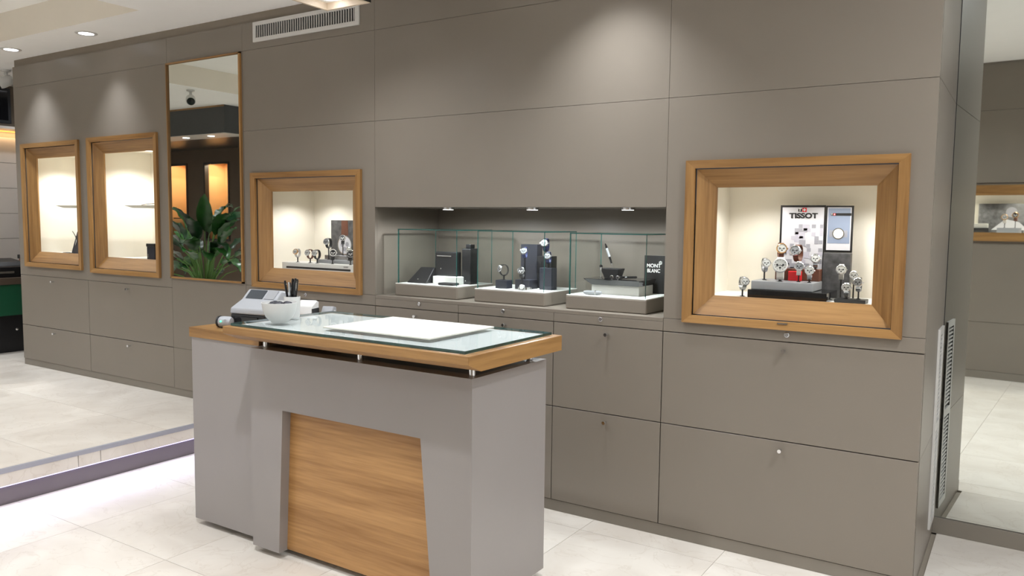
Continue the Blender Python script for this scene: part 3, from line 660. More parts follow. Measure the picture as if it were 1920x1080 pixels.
# ------------------------------------------------------------------ watches
def watch(loc, hc, rz, strap, case, dial, label, group=None, tilt=18, metal=False, s=1.0, stand=BLACK, foot=True, flat=False, bez=None):
    t = thing('wrist_watch', loc, label, 'watch', group, rz)
    C = Vector((0, 0, hc)); rw, rh, wd = .0255*s, .031*s, .0095*s
    b = MB(); N = 30; gap = 0
    if metal:
        for k in range(N):
            a = 2*PI*(k+.5)/N; d = Vector((0, math.cos(a), math.sin(a))); tn = Vector((0, -math.sin(a), math.cos(a)))
            p = C+Vector((0, rw*math.cos(a), rh*math.sin(a))); L = .0027*s; th = .0016*s
            b.hexa([p-Vector((wd, 0, 0))-tn*L-d*th, p+Vector((wd, 0, 0))-tn*L-d*th, p+Vector((wd, 0, 0))+tn*L-d*th, p-Vector((wd, 0, 0))+tn*L-d*th],
                   [p-Vector((wd, 0, 0))-tn*L*.8+d*th, p+Vector((wd, 0, 0))-tn*L*.8+d*th, p+Vector((wd, 0, 0))+tn*L*.8+d*th, p-Vector((wd, 0, 0))+tn*L*.8+d*th])
    else:
        vs = []; fs = []
        for k in range(N):
            a = 2*PI*k/N; d = Vector((0, math.cos(a), math.sin(a))); p = C+Vector((0, rw*math.cos(a), rh*math.sin(a)))
            for sx_, th in ((-1, -.0012), (1, -.0012), (1, .0012), (-1, .0012)): vs.append(p+Vector((sx_*wd, 0, 0))+d*th*s)
        for k in range(N):
            for j in range(4): fs.append((k*4+j, k*4+(j+1) % 4, ((k+1) % N)*4+(j+1) % 4, ((k+1) % N)*4+j))
        b.add(vs, fs)
    b.build('strap', strap, t, smooth=not metal, local=True)
    a = R(180-tilt); n = Vector((0, math.cos(a), math.sin(a))).normalized()
    p = C+Vector((0, rw*math.cos(a), rh*math.sin(a)))
    cr = .0205*s
    MB().lathe([(cr*.86, -.004*s), (cr, -.001*s), (cr, .004*s), (cr*.94, .006*s)], p, n, 28).build('case', case, t, smooth=True, local=True)
    MB().lathe([(cr*.94, .0058*s), (cr*.98, .0075*s), (cr*.84, .0092*s), (cr*.80, .0070*s)], p, n, 28).build('bezel', bez or case, t, smooth=True, local=True)
    MB().cyl(p+n*.0062*s, n, cr*.82, .0010*s, 28).build('dial', dial, t, local=True)
    U = Vector((1, 0, 0)); V = n.cross(U); hm = MB()
    ink = INK if dial is not DIALK else WHITE
    for an, L, wdt in ((R(60), cr*.42, .0009*s), (R(-60), cr*.6, .0007*s)):
        dv = U*math.sin(an)+V*-math.cos(an); pv = dv.cross(n); q = p+n*.0074*s
        hm.hexa([q-pv*wdt, q+pv*wdt, q+pv*wdt+dv*L, q-pv*wdt+dv*L], [q-pv*wdt+n*.0003, q+pv*wdt+n*.0003, q+pv*wdt+dv*L+n*.0003, q-pv*wdt+dv*L+n*.0003])
    for i in range(12):
        an = i*PI/6; dv = U*math.sin(an)+V*math.cos(an); pv = dv.cross(n); q = p+n*.0073*s+dv*cr*.62; wdt = .0006*s; L = cr*.13
        hm.hexa([q-pv*wdt, q+pv*wdt, q+pv*wdt+dv*L, q-pv*wdt+dv*L], [q-pv*wdt+n*.0002, q+pv*wdt+n*.0002, q+pv*wdt+dv*L+n*.0002, q-pv*wdt+dv*L+n*.0002])
    for ox, oz in ((.38, 0), (-.38, 0), (0, -.4)):
        hm.cyl(p+n*.0072*s+U*cr*ox+V*cr*oz, n, cr*.15, .0002, 12)
    hm.build('hands', ink, t, local=True)
    MB().cyl(p+U*cr*.98+n*.0015*s, U, .0028*s, .004*s, 10).build('crown', case, t, local=True)
    if foot:
        st = MB(); top = hc-rh+.0005
        st.box(-.008, .008, -.009, .009, 0, .0025); st.box(-.003, .003, -.003, .003, .0025, max(top, .004))
        st.box(-.0065, .0065, -.004, .004, max(top-.003, .003), top+.004)
        st.build('stand', stand, t, local=True)
    return t
def riser(name, x0, x1, y0, y1, z0, z1, mt, label, cat='riser'): return block(name, x0, x1, y0, y1, z0, z1, mt, label, cat, .002)

# case 2: watches on dark stands
riser('display_block', -2.455, -2.345, .325, .385, ZB, 1.388, NAVY, 'tall dark slate block at the back of the watch case', 'block')
riser('display_block', -2.33, -2.235, .30, .36, ZB, 1.325, BLACK, 'middle black block behind the tall watch in the case', 'block')
riser('display_block', -2.262, -2.185, .215, .275, ZB, 1.265, NAVY, 'narrow dark block carrying a silver dialled watch in the case', 'block')
t = riser('display_tray', -2.505, -2.43, .14, .20, ZB, 1.19, NAVY, 'low dark tub stand holding a tilted watch in the case', 'stand')
riser('display_block', -2.40, -2.305, .18, .27, ZB, 1.195, NAVY, 'short dark block at the front of the watch case', 'block')
GW = None
watch((-2.29, .33, 1.3255), .062, R(12), LBLUE, STEEL, DIALS, 'large steel watch with dark strap on the highest black block', metal=False, s=1.15, bez=STEEL)
watch((-2.405, .345, 1.3885), .0, R(30), LBLUE, STEEL, DIALW, 'steel watch with blue strap atop the tall slate block') if False else None
watch((-2.365, .225, 1.1955), .150, R(16), LBLUE, STEEL, DIALS, 'steel watch with silver dial and blue strap in front of the slate block', s=.95)
watch((-2.222, .245, 1.2655), .056, R(14), LBLUE, STEEL, DIALS, 'silver dialled watch with dark strap on the narrow dark block')
watch((-2.468, .17, 1.1905), .055, R(-35), BLACKL, STEEL, DIALS, 'steel watch standing sideways on the low tub stand', metal=True)
watch((-2.345, .165, ZB), .095, R(20), BLACKL, STEEL, DIALK, 'dark dialled steel watch before the short block', metal=False)
t = thing('bracelet_watch', (-2.30, .125, ZB), 'steel bracelet watch lying on the white base of the middle case', 'watch', rz=R(25))
br = MB()
for k in range(26):
    a = 2*PI*(k+.5)/26; p = Vector((.036*math.cos(a), .022*math.sin(a), .010)); dv = Vector((-.036*math.sin(a), .022*math.cos(a), 0)).normalized(); nv = dv.cross(Vector((0, 0, 1)))
    br.hexa([p-dv*.0036-nv*.0012-Vector((0, 0, .009)), p+dv*.0036-nv*.0012-Vector((0, 0, .009)), p+dv*.0036+nv*.0012-Vector((0, 0, .009)), p-dv*.0036+nv*.0012-Vector((0, 0, .009))], [p-dv*.0036-nv*.0012+Vector((0, 0, .008)), p+dv*.0036-nv*.0012+Vector((0, 0, .008)), p+dv*.0036+nv*.0012+Vector((0, 0, .008)), p-dv*.0036+nv*.0012+Vector((0, 0, .008))])
br.build('bracelet', CHROME, t, local=True)
MB().lathe([(.015, 0), (.017, .002), (.017, .006), (.014, .008)], (-.012, -.022, .017), (-.3, -1, .35), 24).build('case', STEEL, t, smooth=True, local=True)
MB().cyl((-.0140, -.030, .020), (-.3, -1, .35), .013, .0008, 24).build('dial', DIALW, t, local=True)

# case 3: pen tray, box, sign
t = thing('display_tray', (-1.80, .24, ZB), 'wide black display tray with sloping edge on a white step', 'tray')
MB().box(-1.93, -1.66, .20, .38, ZB, 1.192).build('step', WHITEM, t)
MB().hexa([(-1.925, .185, 1.1925), (-1.655, .185, 1.1925), (-1.655, .38, 1.1925), (-1.925, .38, 1.1925)], [(-1.965, .165, 1.224), (-1.645, .165, 1.224), (-1.645, .39, 1.224), (-1.965, .39, 1.224)]).build('tray', BLACKG, t, bevel=.002)
t = thing('pen_stand', (-1.85, .29, 1.2245), 'black tapered box holding an upright pen on the tray', 'pen stand')
MB().hexa([(-1.885, .255, 1.2245), (-1.810, .255, 1.2245), (-1.810, .315, 1.2245), (-1.885, .315, 1.2245)], [(-1.905, .245, 1.275), (-1.797, .245, 1.275), (-1.797, .325, 1.275), (-1.905, .325, 1.275)]).build('body', BLACKL, t, bevel=.003)
t = thing('fountain_pen', (-1.845, .28, 1.2755), 'slanting silver and black pen standing on the tapered black box', 'pen')
p0, p1 = Vector((-1.845, .28, 1.2755)), Vector((-1.905, .30, 1.405))
f = lambda k: p0+(p1-p0)*k
MB().tube([f(0), f(.10), f(.18), f(.2)], [.0008, .003, .0045, .0048], 12).build('nib', CHROME, t, smooth=True)
MB().tube([f(.2), f(.45), f(.46)], [.0048, .0058, .006], 12).build('grip', BLACKG, t, smooth=True)
MB().tube([f(.46), f(.5), f(.8), f(.81)], [.0066, .0066, .0066, .006], 12).build('barrel', GREYP, t, smooth=True)
MB().tube([f(.81), f(.9), f(1)], [.0064, .0060, .003], 12).build('cap_end', BLACKG, t, smooth=True)
t = thing('ink_stand', (-1.905, .225, 1.2245), 'slim silver stemmed holder in front of the tapered black box', 'holder')
MB().lathe([(.012, 0), (.012, .002), (.003, .006), (.0025, .04), (.007, .052), (.008, .058), (.006, .058)], (-1.885, .215, 1.2245), n=20).build('stem', CHROME, t, smooth=True)
MB().lathe([(.006, .0585), (.009, .062), (.009, .068), (.001, .072)], (-1.885, .215, 1.2245), n=20).build('cap', BLACKG, t, smooth=True)
for i, (x, y, dx, dy) in enumerate(((-1.795, .225, .075, .03), (-1.79, .255, .085, .02))):
    t = thing('fountain_pen', (x, y, 1.2245), ['black pen with silver trim lying on the tray by the cufflinks', 'second black pen lying on the tray nearer its back edge'][i], 'pen')
    q0 = Vector((x, y, 1.231)); q1 = q0+Vector((dx, dy, .004))
    MB().tube([q0, q0+(q1-q0)*.05, q0+(q1-q0)*.95, q1], [.003, .0062, .006, .003], 12).build('barrel', BLACKG, t, smooth=True)
    MB().tube([q0+(q1-q0)*.5, q0+(q1-q0)*.56], .0066, 12).build('ring', CHROME, t, smooth=True)
for i, (x, y) in enumerate(((-1.812, .195), (-1.775, .190))):
    t = thing('cufflink', (x, y, 1.2245), 'round black and silver cufflink on the front of the tray', 'cufflink', 'pair of cufflinks on the tray')
    MB().lathe([(.006, 0), (.010, .004), (.010, .008), (.008, .009)], (x, y+.006, 1.2355), (0, -1, 0), 20).build('rim', CHROME, t, smooth=True)
    MB().cyl((x, y-.0032, 1.2355), (0, -1, 0), .0075, .001, 20).build('face', BLACKG, t)
    MB().box(x-.003, x+.003, y, y+.012, 1.2245, 1.229).build('toggle', CHROME, t)
t = thing('sign_card', (-1.655, .30, ZB), 'black upright sign card with white two-line lettering and star', 'sign')
MB().box(-1.722, -1.596, .405, .412, ZB, 1.346).build('card', BLACK, t, bevel=.001)
text_mesh('MONT', 'lettering', .027, WHITEM, t, (-1.668, .4042, 1.291), 1.0, .0006)
text_mesh('BLANC', 'lettering', .027, WHITEM, t, (-1.668, .4042, 1.264), .86, .0006)
stx = MB()
for k in range(6):
    a = k*PI/3+PI/6; stx.lathe([(.0048, 0), (.0048, .0008)], (-1.630+.0052*math.cos(a), .4048, 1.308+.0052*math.sin(a)), (0, -1, 0), 10)
stx.cyl((-1.630, .4048, 1.308), (0, -1, 0), .005, .0008, 10).build('star_emblem', WHITEM, t)
t = thing('pen', (-1.90, .125, ZB), 'grey oval pen case lying in front of the white step', 'pen case')
MB().lathe([(.001, -.05), (.008, -.048), (.011, -.03), (.011, .03), (.008, .048), (.001, .05)], (-1.885, .125, ZB+.0112), (1, .15, 0), 16).build('body', GREYP, t, smooth=True)
MB().lathe([(.0113, .012), (.0117, .013), (.0117, .017), (.0113, .018)], (-1.885, .125, ZB+.0112), (1, .15, 0), 16).build('band', CHROME, t, smooth=True)
t.name = 'pen_case'

# ------------------------------------------------------------------ showcase C content
zf = zC+.0005
t = thing('display_plinth', (-3.87, .2, zf), 'long silver plinth with dark slot under the row of ring watches', 'plinth')
MB().box(-4.235, -3.50, .12, .30, zf, zf+.050).build('body', WHITE, t, bevel=.003)
MB().box(-4.19, -3.60, .1175, .1205, zf+.012, zf+.024).build('slot', BLACK, t)
MB().box(-3.66, -3.62, .1182, .1205, zf+.033, zf+.041).build('plate', STEEL, t)
z1_ = zf+.0505
t = thing('display_step', (-3.85, .25, z1_), 'grey stepped riser on the silver plinth', 'riser')
MB().box(-3.99, -3.55, .21, .298, z1_, z1_+.022).build('lower_step', GREYP, t, bevel=.002)
MB().box(-3.96, -3.55, .245, .298, z1_+.0222, z1_+.052).build('upper_step', STEEL, t, bevel=.002)
watch((-4.125, .16, z1_), .062, R(12), LPALE, GOLD, DIALW, 'pale ladies watch at the free end of the silver plinth', s=.92, stand=BLACK, bez=GOLD)
watch((-4.005, .16, z1_), .058, R(2), LBROWN, STEEL, DIALW, 'brown strapped ring watch second along the silver plinth')
watch((-3.935, .155, z1_), .058, R(6), BLACKL, STEEL, DIALW, 'black strapped ring watch third along the silver plinth')
watch((-3.90, .225, z1_+.0225), .110, R(14), BLACKL, STEEL, DIALS, 'silver dialled watch held high on its stand before the poster', s=1.05)
watch((-3.815, .27, z1_+.0525), .105, R(40), BLACKL, STEEL, DIALK, 'black watch on the upper step against the poster')
watch((-3.80, .16, z1_), .062, R(52), BLACKL, STEEL, DIALK, 'large white bezelled chronograph at the front of the plinth', s=1.15, bez=WHITE)
watch((-3.64, .16, z1_), .060, R(45), BLACKL, STEEL, DIALK, 'all dark watch at the door end of the plinth', s=1.05, bez=BLACK)
watch((-3.72, .225, z1_+.0225), .056, R(50), BLACKL, STEEL, DIALW, 'white dialled watch on the lower step beside the dark watch')
t = thing('poster', (-3.93, .40, zf), 'grey picture board of a large white faced watch', 'poster')
MB().box(-4.055, -3.76, .40, .408, zf, 1.513).build('board', PRINTD, t)
pc = MB(); cx_, cz_ = -3.925, 1.345
pc.cyl((cx_, .3995, cz_), (0, -1, 0), .066, .0012, 40).build('watch_rim', STEEL, t)
MB().cyl((cx_, .3982, cz_), (0, -1, 0), .060, .0008, 40).build('watch_face', PRINTL, t)
sq = MB()
for ox, oz in ((.024, .006), (-.022, .002), (0, -.028)): sq.lathe([(.0135, 0), (.0155, 0), (.0155, .0004), (.0135, .0004)], (cx_+ox, .3973, cz_+oz), (0, -1, 0), 24)
sq.box(cx_-.001, cx_+.001, .3968, .3973, cz_, cz_+.045).build('sub_dials', PRINTG, t)
MB().prism_y([(cx_-.032, cz_+.066), (cx_+.032, cz_+.066), (cx_+.03, 1.511), (cx_-.03, 1.511)], .3985, .3998).build('printed_strap', LBROWN, t)

# ------------------------------------------------------------------ showcase D content
zf = zD+.0005
t = thing('poster', (-.91, .42, zf), 'black framed poster with brand lettering and red cross emblem', 'poster')
fx0, fx1, fz0, fz1 = -1.022, -.815, 1.26, 1.611
MB().box(fx0, fx1, .42, .432, fz0-.06, fz1).build('frame', BLACK, t)
MB().box(fx0+.010, fx1-.004, .4165, .4198, fz0, fz1-.010).build('print', PRINTL, t)
rr = random.Random(11); p1_, p2_ = MB(), MB()
cols = [(-1.008+.0188*i) for i in range(10)]
for i in range(10):
    for j in range(12):
        if rr.random() < .38:
            a = cols[i]+rr.choice([0, .004]); zt_ = 1.52-j*.0188; s_ = rr.choice([.018, .018, .030]) if i < 8 else .018
            if 1.545 < zt_: continue
            (p1_ if rr.random() < .6 else p2_).box(a, min(a+s_, fx1-.006), .4158-.0004*(i % 3), .4166, max(zt_-s_, fz0+.002), zt_)
p1_.build('printed_squares', PRINTG, t); p2_.build('printed_squares', mat('print_pale_lilac', (180, 178, 190), .6), t)
text_mesh('TISSOT', 'lettering', .0335, INK, t, (-.913, .4148, 1.560), 1.22, .0013)
MB().box(-.938, -.921, .4150, .4164, 1.580, 1.597).build('emblem_black', INK, t)
text_mesh('T', 'emblem_letter', .019, WHITEM, t, (-.9295, .4146, 1.5885), 1.1, .0008)
MB().box(-.919, -.899, .4150, .4164, 1.579, 1.599).build('emblem_red', RED, t)
MB().box(-.9113, -.9067, .4142, .4150, 1.5825, 1.5955).box(-.9155, -.9025, .4142, .4150, 1.5867, 1.5913).build('emblem_cross', WHITEM, t)
t = thing('digital_screen', (-.752, .42, 1.39), 'narrow black framed screen picturing a silver watch', 'screen')
qx0, qx1, qz0, qz1 = -.812, -.690, 1.390, 1.609
MB().box(qx0, qx1, .42, .432, qz0, qz1).build('frame', BLACK, t, bevel=.001)
MB().box(qx0+.008, qx1-.008, .4165, .4198, qz0+.010, qz1-.008).build('screen_print', PRINTL, t)
MB().box(qx0+.012, qx1-.012, .4158, .4164, 1.432, qz1-.012).build('printed_sky', PRINTB, t)
MB().box(qx0+.024, qx1-.008, .4148, .4157, 1.562, 1.574).build('printed_strip', INK, t)
MB().box(qx0+.034, qx0+.045, .4142, .4147, 1.563, 1.573).build('emblem_red', RED, t)
text_mesh('T', 'emblem_letter', .010, WHITEM, t, (qx0+.0285, .4146, 1.568), 1.0, .0004)
MB().box(qx0+.0385, qx0+.0405, .4138, .4142, 1.5645, 1.5715).box(qx0+.036, qx0+.043, .4138, .4142, 1.567, 1.569).build('emblem_cross', WHITEM, t)
ww = MB(); wx, wz = -.752, 1.478
for k in range(7):
    ww.box(wx-.040, wx+.040, .4148-.0001*k, .4157, wz-.016+.0046*k, wz-.0125+.0046*k)
ww.build('printed_bracelet', PRINTG, t)
MB().cyl((wx, .4146, wz), (0, -1, 0), .0265, .0006, 32).build('printed_rim', STEEL, t)
MB().cyl((wx, .4139, wz), (0, -1, 0), .022, .0005, 32).build('printed_dial', WHITEM, t)
t = block('display_block', -.812, -.690, .40, .44, zf, 1.388, PRINTD, 'dark marbled block under the narrow screen', 'block')
t = thing('display_plinth', (-.95, .2, zf), 'wide glossy black plinth with silver top board in the poster showcase', 'plinth')
MB().box(-1.085, -.735, .13, .36, zf, zf+.042).build('base', BLACKG, t, bevel=.003)
MB().box(-1.075, -.80, .15, .345, zf+.0422, zf+.082).build('top_board', GREYP, t, bevel=.003)
zt0 = zf+.0825
block('display_block', -1.0, -.80, .275, .335, zt0, zt0+.055, LBROWN, 'low brown riser on the silver board before the poster', 'riser')
block('display_block', -.935, -.875, .255, .2745, zt0, zt0+.045, RED, 'small red block between the watches', 'block')
zt1 = zt0+.0555
D_ = 'watches before the red cross poster'
watch((-.985, .305, zt1), .080, R(22), LBROWN, GOLD, DIALW, 'gold rimmed white watch on brown strap high before the poster', s=1.2, bez=GOLD)
watch((-.905, .305, zt1), .072, R(-8), LBROWN, STEEL, DIALS, 'steel chronograph on brown strap high before the poster', s=1.25)
watch((-.825, .305, zt1), .040, R(10), STEEL, STEEL, DIALW, 'steel bracelet watch on the end of the brown riser', metal=True)
watch((-.955, .195, zt0), .058, R(12), LPALE, STEEL, DIALW, 'large white ring watch at the front of the silver board', s=1.65, bez=WHITE)
watch((-.875, .205, zt0), .062, R(14), LPALE, STEEL, DIALS, 'grey dialled steel watch beside the small red block', metal=False)
watch((-.825, .195, zt0), .045, R(10), STEEL, STEEL, DIALW, 'steel bracelet watch at the front corner of the silver board', metal=True)
watch((-1.04, .24, zt0), .070, R(30), STEEL, STEEL, DIALW, 'steel bracelet watch by the free edge of the poster', metal=True)
watch((-1.065, .175, zt0), .042, R(45), STEEL, STEEL, DIALW, 'steel bracelet watch at the outer front corner of the board', metal=True, s=.9) if False else None
watch((-.712, .315, zf), .130, R(8), LPALE, STEEL, DIALW, 'pale strapped watch on a tall stand before the dark marbled block', s=1.1)
watch((-.655, .30, zf), .110, R(6), LPALE, STEEL, DIALW, 'white ladies watch on a tall stand next to the marbled block', s=.9)
t = block('display_block', -.715, -.585, .19, .27, zf, zf+.016, BLACK, 'small low black base at the door end of the poster showcase', 'base')
watch((-.672, .235, zf+.0165), .040, R(6), STEEL, STEEL, DIALW, 'steel bracelet watch standing inward on the small black base', metal=True)
watch((-.622, .235, zf+.0165), .066, R(0), STEEL, STEEL, DIALS, 'taller steel bracelet watch on the small black base', metal=True)
watch((-1.135, .22, zf), .062, R(40), STEEL, STEEL, DIALW, 'steel watch standing alone on the white showcase floor', metal=True)

# ------------------------------------------------------------------ showcases A and B content
def bag(x, y, z, s, label):
    t = thing('jewellery_stand', (x, y, z), label, 'stand')
    MB().hexa([(x-.05*s, y-.05, z), (x+.07*s, y-.05, z), (x+.07*s, y+.05, z), (x-.05*s, y+.05, z)], [(x-.005*s, y-.02, z+.17*s), (x+.06*s, y-.02, z+.17*s), (x+.06*s, y+.03, z+.17*s), (x-.005*s, y+.03, z+.17*s)]).build('bust', NAVY, t, bevel=.008, seg=3)
    MB().tube([(x-.01*s+.03*s*math.sin(k/9*PI), y-.03-.02*(1-k/9)-.004, z+(.17-.012*k)*s) for k in range(10)], .004, 8).build('necklace', STEEL, t, smooth=True)
    return t
bag(-6.80, .16, zA+.0005, 1.15, 'dark bust with a steel necklace in the showcase at the wall end')
t = thing('bracelet', (-6.93, .12, zA+.0005), 'dark bracelet lying before the bust on white showcase floor', 'bracelet')
MB().tube([(-6.93+.034*math.cos(a*PI/10), .12+.024*math.sin(a*PI/10), zA+.007) for a in range(21)], .006, 8).build('band', BLACK, t, smooth=True)
MB().cyl((-6.955, .100, zA+.004), (-.6, -.8, 0), .010, .005, 16).build('face', STEEL, t)
t = thing('gift_box', (-5.70, .13, zB+.0005), 'dark grey gift box with lid in the showcase beside the mirror', 'box')
MB().box(-5.745, -5.645, .10, .18, zB+.0005, zB+.105).build('body', NAVY, t, bevel=.003)
MB().box(-5.749, -5.641, .096, .184, zB+.1055, zB+.13).build('lid', BLACK, t, bevel=.003)
MB().box(-5.735, -5.72, .0985, .1, zB+.02, zB+.05).build('label', STEEL, t)
bag(-5.60, .20, zB+.0005, 1.1, 'dark bust with a steel necklace beside the gift box')
t = thing('necklace', (-5.75, .3, 1.6125), 'fine dark necklace draped over the pale shelf beside the mirror', 'necklace')
MB().tube([(-5.86+.035*k, .14+.012*k, 1.6145+.0035*k+.003*math.sin(k)) for k in range(9)], .0022, 6).build('cord', BLACK, t)
MB().sphere((-5.70, .185, 1.6165), .004, 8).build('pendant', STEEL, t)

# ------------------------------------------------------------------ opposite wall showcase content (seen in the mirror)
SX = -.42; yb_ = YB-.34
MB().box(bx0+.05, bx1-.05, yb_-.012, yb_, bz0+.04, bz1-.04).build('back_panel', CREAM, ow)
MB().box(bx0+.04, bx0+.05, yb_-.012, YB-.001, bz0+.04, bz1-.04).build('side_panel', CREAM, ow)
MB().box(bx1-.05, bx1-.04, yb_-.012, YB-.001, bz0+.04, bz1-.04).build('side_panel', CREAM, ow)
MB().box(bx0+.05, bx1-.05, yb_, YB-.001, bz0+.07, bz0+.082).build('floor_panel', WHITEM, ow)
MB().box(bx0+.05, bx1-.05, yb_, YB-.001, bz1-.08, bz1-.068).build('top_panel', CREAM, ow)
for k in (-.55, -.05, .35):
    MB().cyl((SX+k, YB-.13, bz1-.085), (0, 0, 1), .05, .0045, 24).build('lamp_lens', LENSN, ow)
    light('SPOT', 'lamp', (SX+k, YB-.13, bz1-.095), 20, (1, .94, .80), ow, None, spot_size=R(150), spot_blend=.5, shadow_soft_size=.04)
t = ow
MB().box(SX-.42, SX+.42, yb_+.05, yb_+.058, bz0+.083, bz1-.175).build('picture_board', PRINTD, t)
MB().prism_y([(SX-.30, bz0+.11), (SX-.18, bz0+.22), (SX-.06, bz0+.19), (SX+.02, bz0+.11)], yb_+.0582, yb_+.0595).build('printed_shape', PRINTL, t)
MB().lathe([(.001, 0), (.05, 0), (.05, .001)], (SX-.13, yb_+.0582, bz0+.29), (0, 1, 0), 24).build('printed_disc', PRINTG, t)
MB().box(SX+.03, SX+.16, yb_+.0582, yb_+.0595, bz0+.14, bz0+.33).build('printed_patch', mat('print_warm', (150, 118, 104), .6), t)
zf = bz0+.0825; yo = YB-.14
t = thing('perfume_bottle', (SX+.03, yo, zf), 'tall white bottle with blue label in the opposite showcase', 'bottle')
MB().lathe([(.03, 0), (.034, .004), (.034, .17), (.014, .21), (.013, .23)], (SX+.03, yo, zf), n=20).build('body', WHITE, t, smooth=True)
MB().lathe([(.018, .2305), (.018, .28), (.001, .285)], (SX+.03, yo, zf), n=20).build('cap', BLACK, t, smooth=True)
MB().lathe([(.0345, .06), (.0345, .12)], (SX+.03, yo, zf), n=20).build('label', LBLUE, t)
block('display_block', SX-.23, SX-.03, yo-.06, yo+.05, zf, zf+.05, GREYP, 'grey plinth block in the opposite showcase', 'block')
for i, x in enumerate((SX-.17, SX-.08)):
    watch((x, yo, zf+.0505), .09+.02*i, PI, LBROWN if i else LPALE, GOLD, DIALW if i == 0 else DIALK, ['pale strapped watch on a stand in the opposite showcase', 'brown strapped watch on a stand in the opposite showcase'][i], s=1.4)
block('display_block', SX-.47, SX-.30, yo-.05, yo+.05, zf, zf+.045, BLACK, 'small black block in the opposite showcase', 'block')
block('price_card', SX-.46, SX-.31, yo-.01, yo+.01, zf+.0455, zf+.09, PADM, 'small cream card on the black block', 'card')

# ------------------------------------------------------------------ security cameras
def seccam(x, y, z, aim, label, s=1.0):
    t = thing('security_camera', (x, y, z), label, 'camera')
    MB().lathe([(.035*s, 0), (.035*s, -.012*s), (.012*s, -.018*s), (.012*s, -.05*s)], (x, y, z), n=20).build('mount', WHITE, t, smooth=True)
    a = Vector(aim).normalized(); c = Vector((x, y, z-.085*s))
    MB().lathe([(.001, -.055*s), (.03*s, -.045*s), (.042*s, -.015*s), (.042*s, .04*s), (.037*s, .055*s)], c, a, 24).build('body', WHITE, t, smooth=True)
    MB().lathe([(.036*s, .0), (.034*s, .003*s), (.016*s, .001*s), (.001, .006*s)], c+a*.0555*s, a, 24).build('lens', BLACKG, t, smooth=True)
seccam(-7.52, -1.79, ZC, (.75, .5, -.45), 'white ball camera on the ceiling reflected in the tall mirror', 1.15)
seccam(-8.03, .20, ZC, (-.4, -.8, -.5), 'white camera under the ceiling beyond the end of the wall', 1.2)

# ------------------------------------------------------------------ dark bulkhead and amber niches on the opposite side
t = thing('bulkhead', (-10.2, -3.3, 2.53), 'dark charcoal ceiling bulkhead with small lamps, seen in the tall mirror', 'bulkhead')
MB().box(XL, -8.10, YB-.039, -2.65, 2.535, ZC-.001).build('body', CHAR, t)
MB().box(XL, -8.10, -2.655, -2.648, ZC-.02, ZC-.001).build('top_trim', OAKX, t)
MB().box(XL, -8.102, -3.0, -2.652, 2.528, 2.5345).build('soffit', VENTW, t)
for x in (-9.05, -8.55, -9.6):
    MB().cyl((x, -2.80, 2.523), (0, 0, 1), .04, .0045, 20).build('lamp_lens', LENSN, t)
    light('SPOT', 'lamp', (x, -2.80, 2.515), 18, (1, .95, .88), t, None, spot_size=R(100), spot_blend=.8, shadow_soft_size=.03)
for i, (x0, x1) in enumerate(((-11.32, -10.80), (-10.40, -9.82))):
    t = thing('amber_niche', ((x0+x1)/2, YB-.06, 1.18), ['tall amber lit niche in dark frame farther from the doorway side', 'tall amber lit niche in dark frame nearer the bulkhead end'][i], 'niche')
    mt = BLACK
    for q in ((x0, x0+.03, 1.18, 2.34), (x1-.03, x1, 1.18, 2.34), (x0+.03, x1-.03, 1.18, 1.21), (x0+.03, x1-.03, 2.31, 2.34)):
        MB().box(q[0], q[1], YB-.10, YB-.03, q[2], q[3]).build('frame', mt, t)
    MB().box(x0, x1, YB-.42, YB-.41, 1.18, 2.34).build('back_panel', AMBERW, t)
    MB().box(x0-.01, x0, YB-.42, YB-.10, 1.18, 2.34).build('side_panel', AMBERW, t); MB().box(x1, x1+.01, YB-.42, YB-.10, 1.18, 2.34).build('side_panel', AMBERW, t)
    MB().box(x0, x1, YB-.42, YB-.10, 1.17, 1.18).build('floor_panel', AMBERW, t); MB().box(x0, x1, YB-.42, YB-.10, 2.34, 2.35).build('top_panel', AMBERW, t)
    MB().box(x0+.03, x1-.03, YB-.40, YB-.12, 1.50, 1.515).build('shelf', BROWNW, t)
    MB().box(x0+.06, x1-.06, YB-.14, YB-.12, 2.332, 2.339).build('led_strip', LEDA, t)
    light('AREA', 'lamp', ((x0+x1)/2, YB-.16, 2.328), 8, (1, .84, .62), t, None, shape='RECTANGLE', size=.4, size_y=.03)

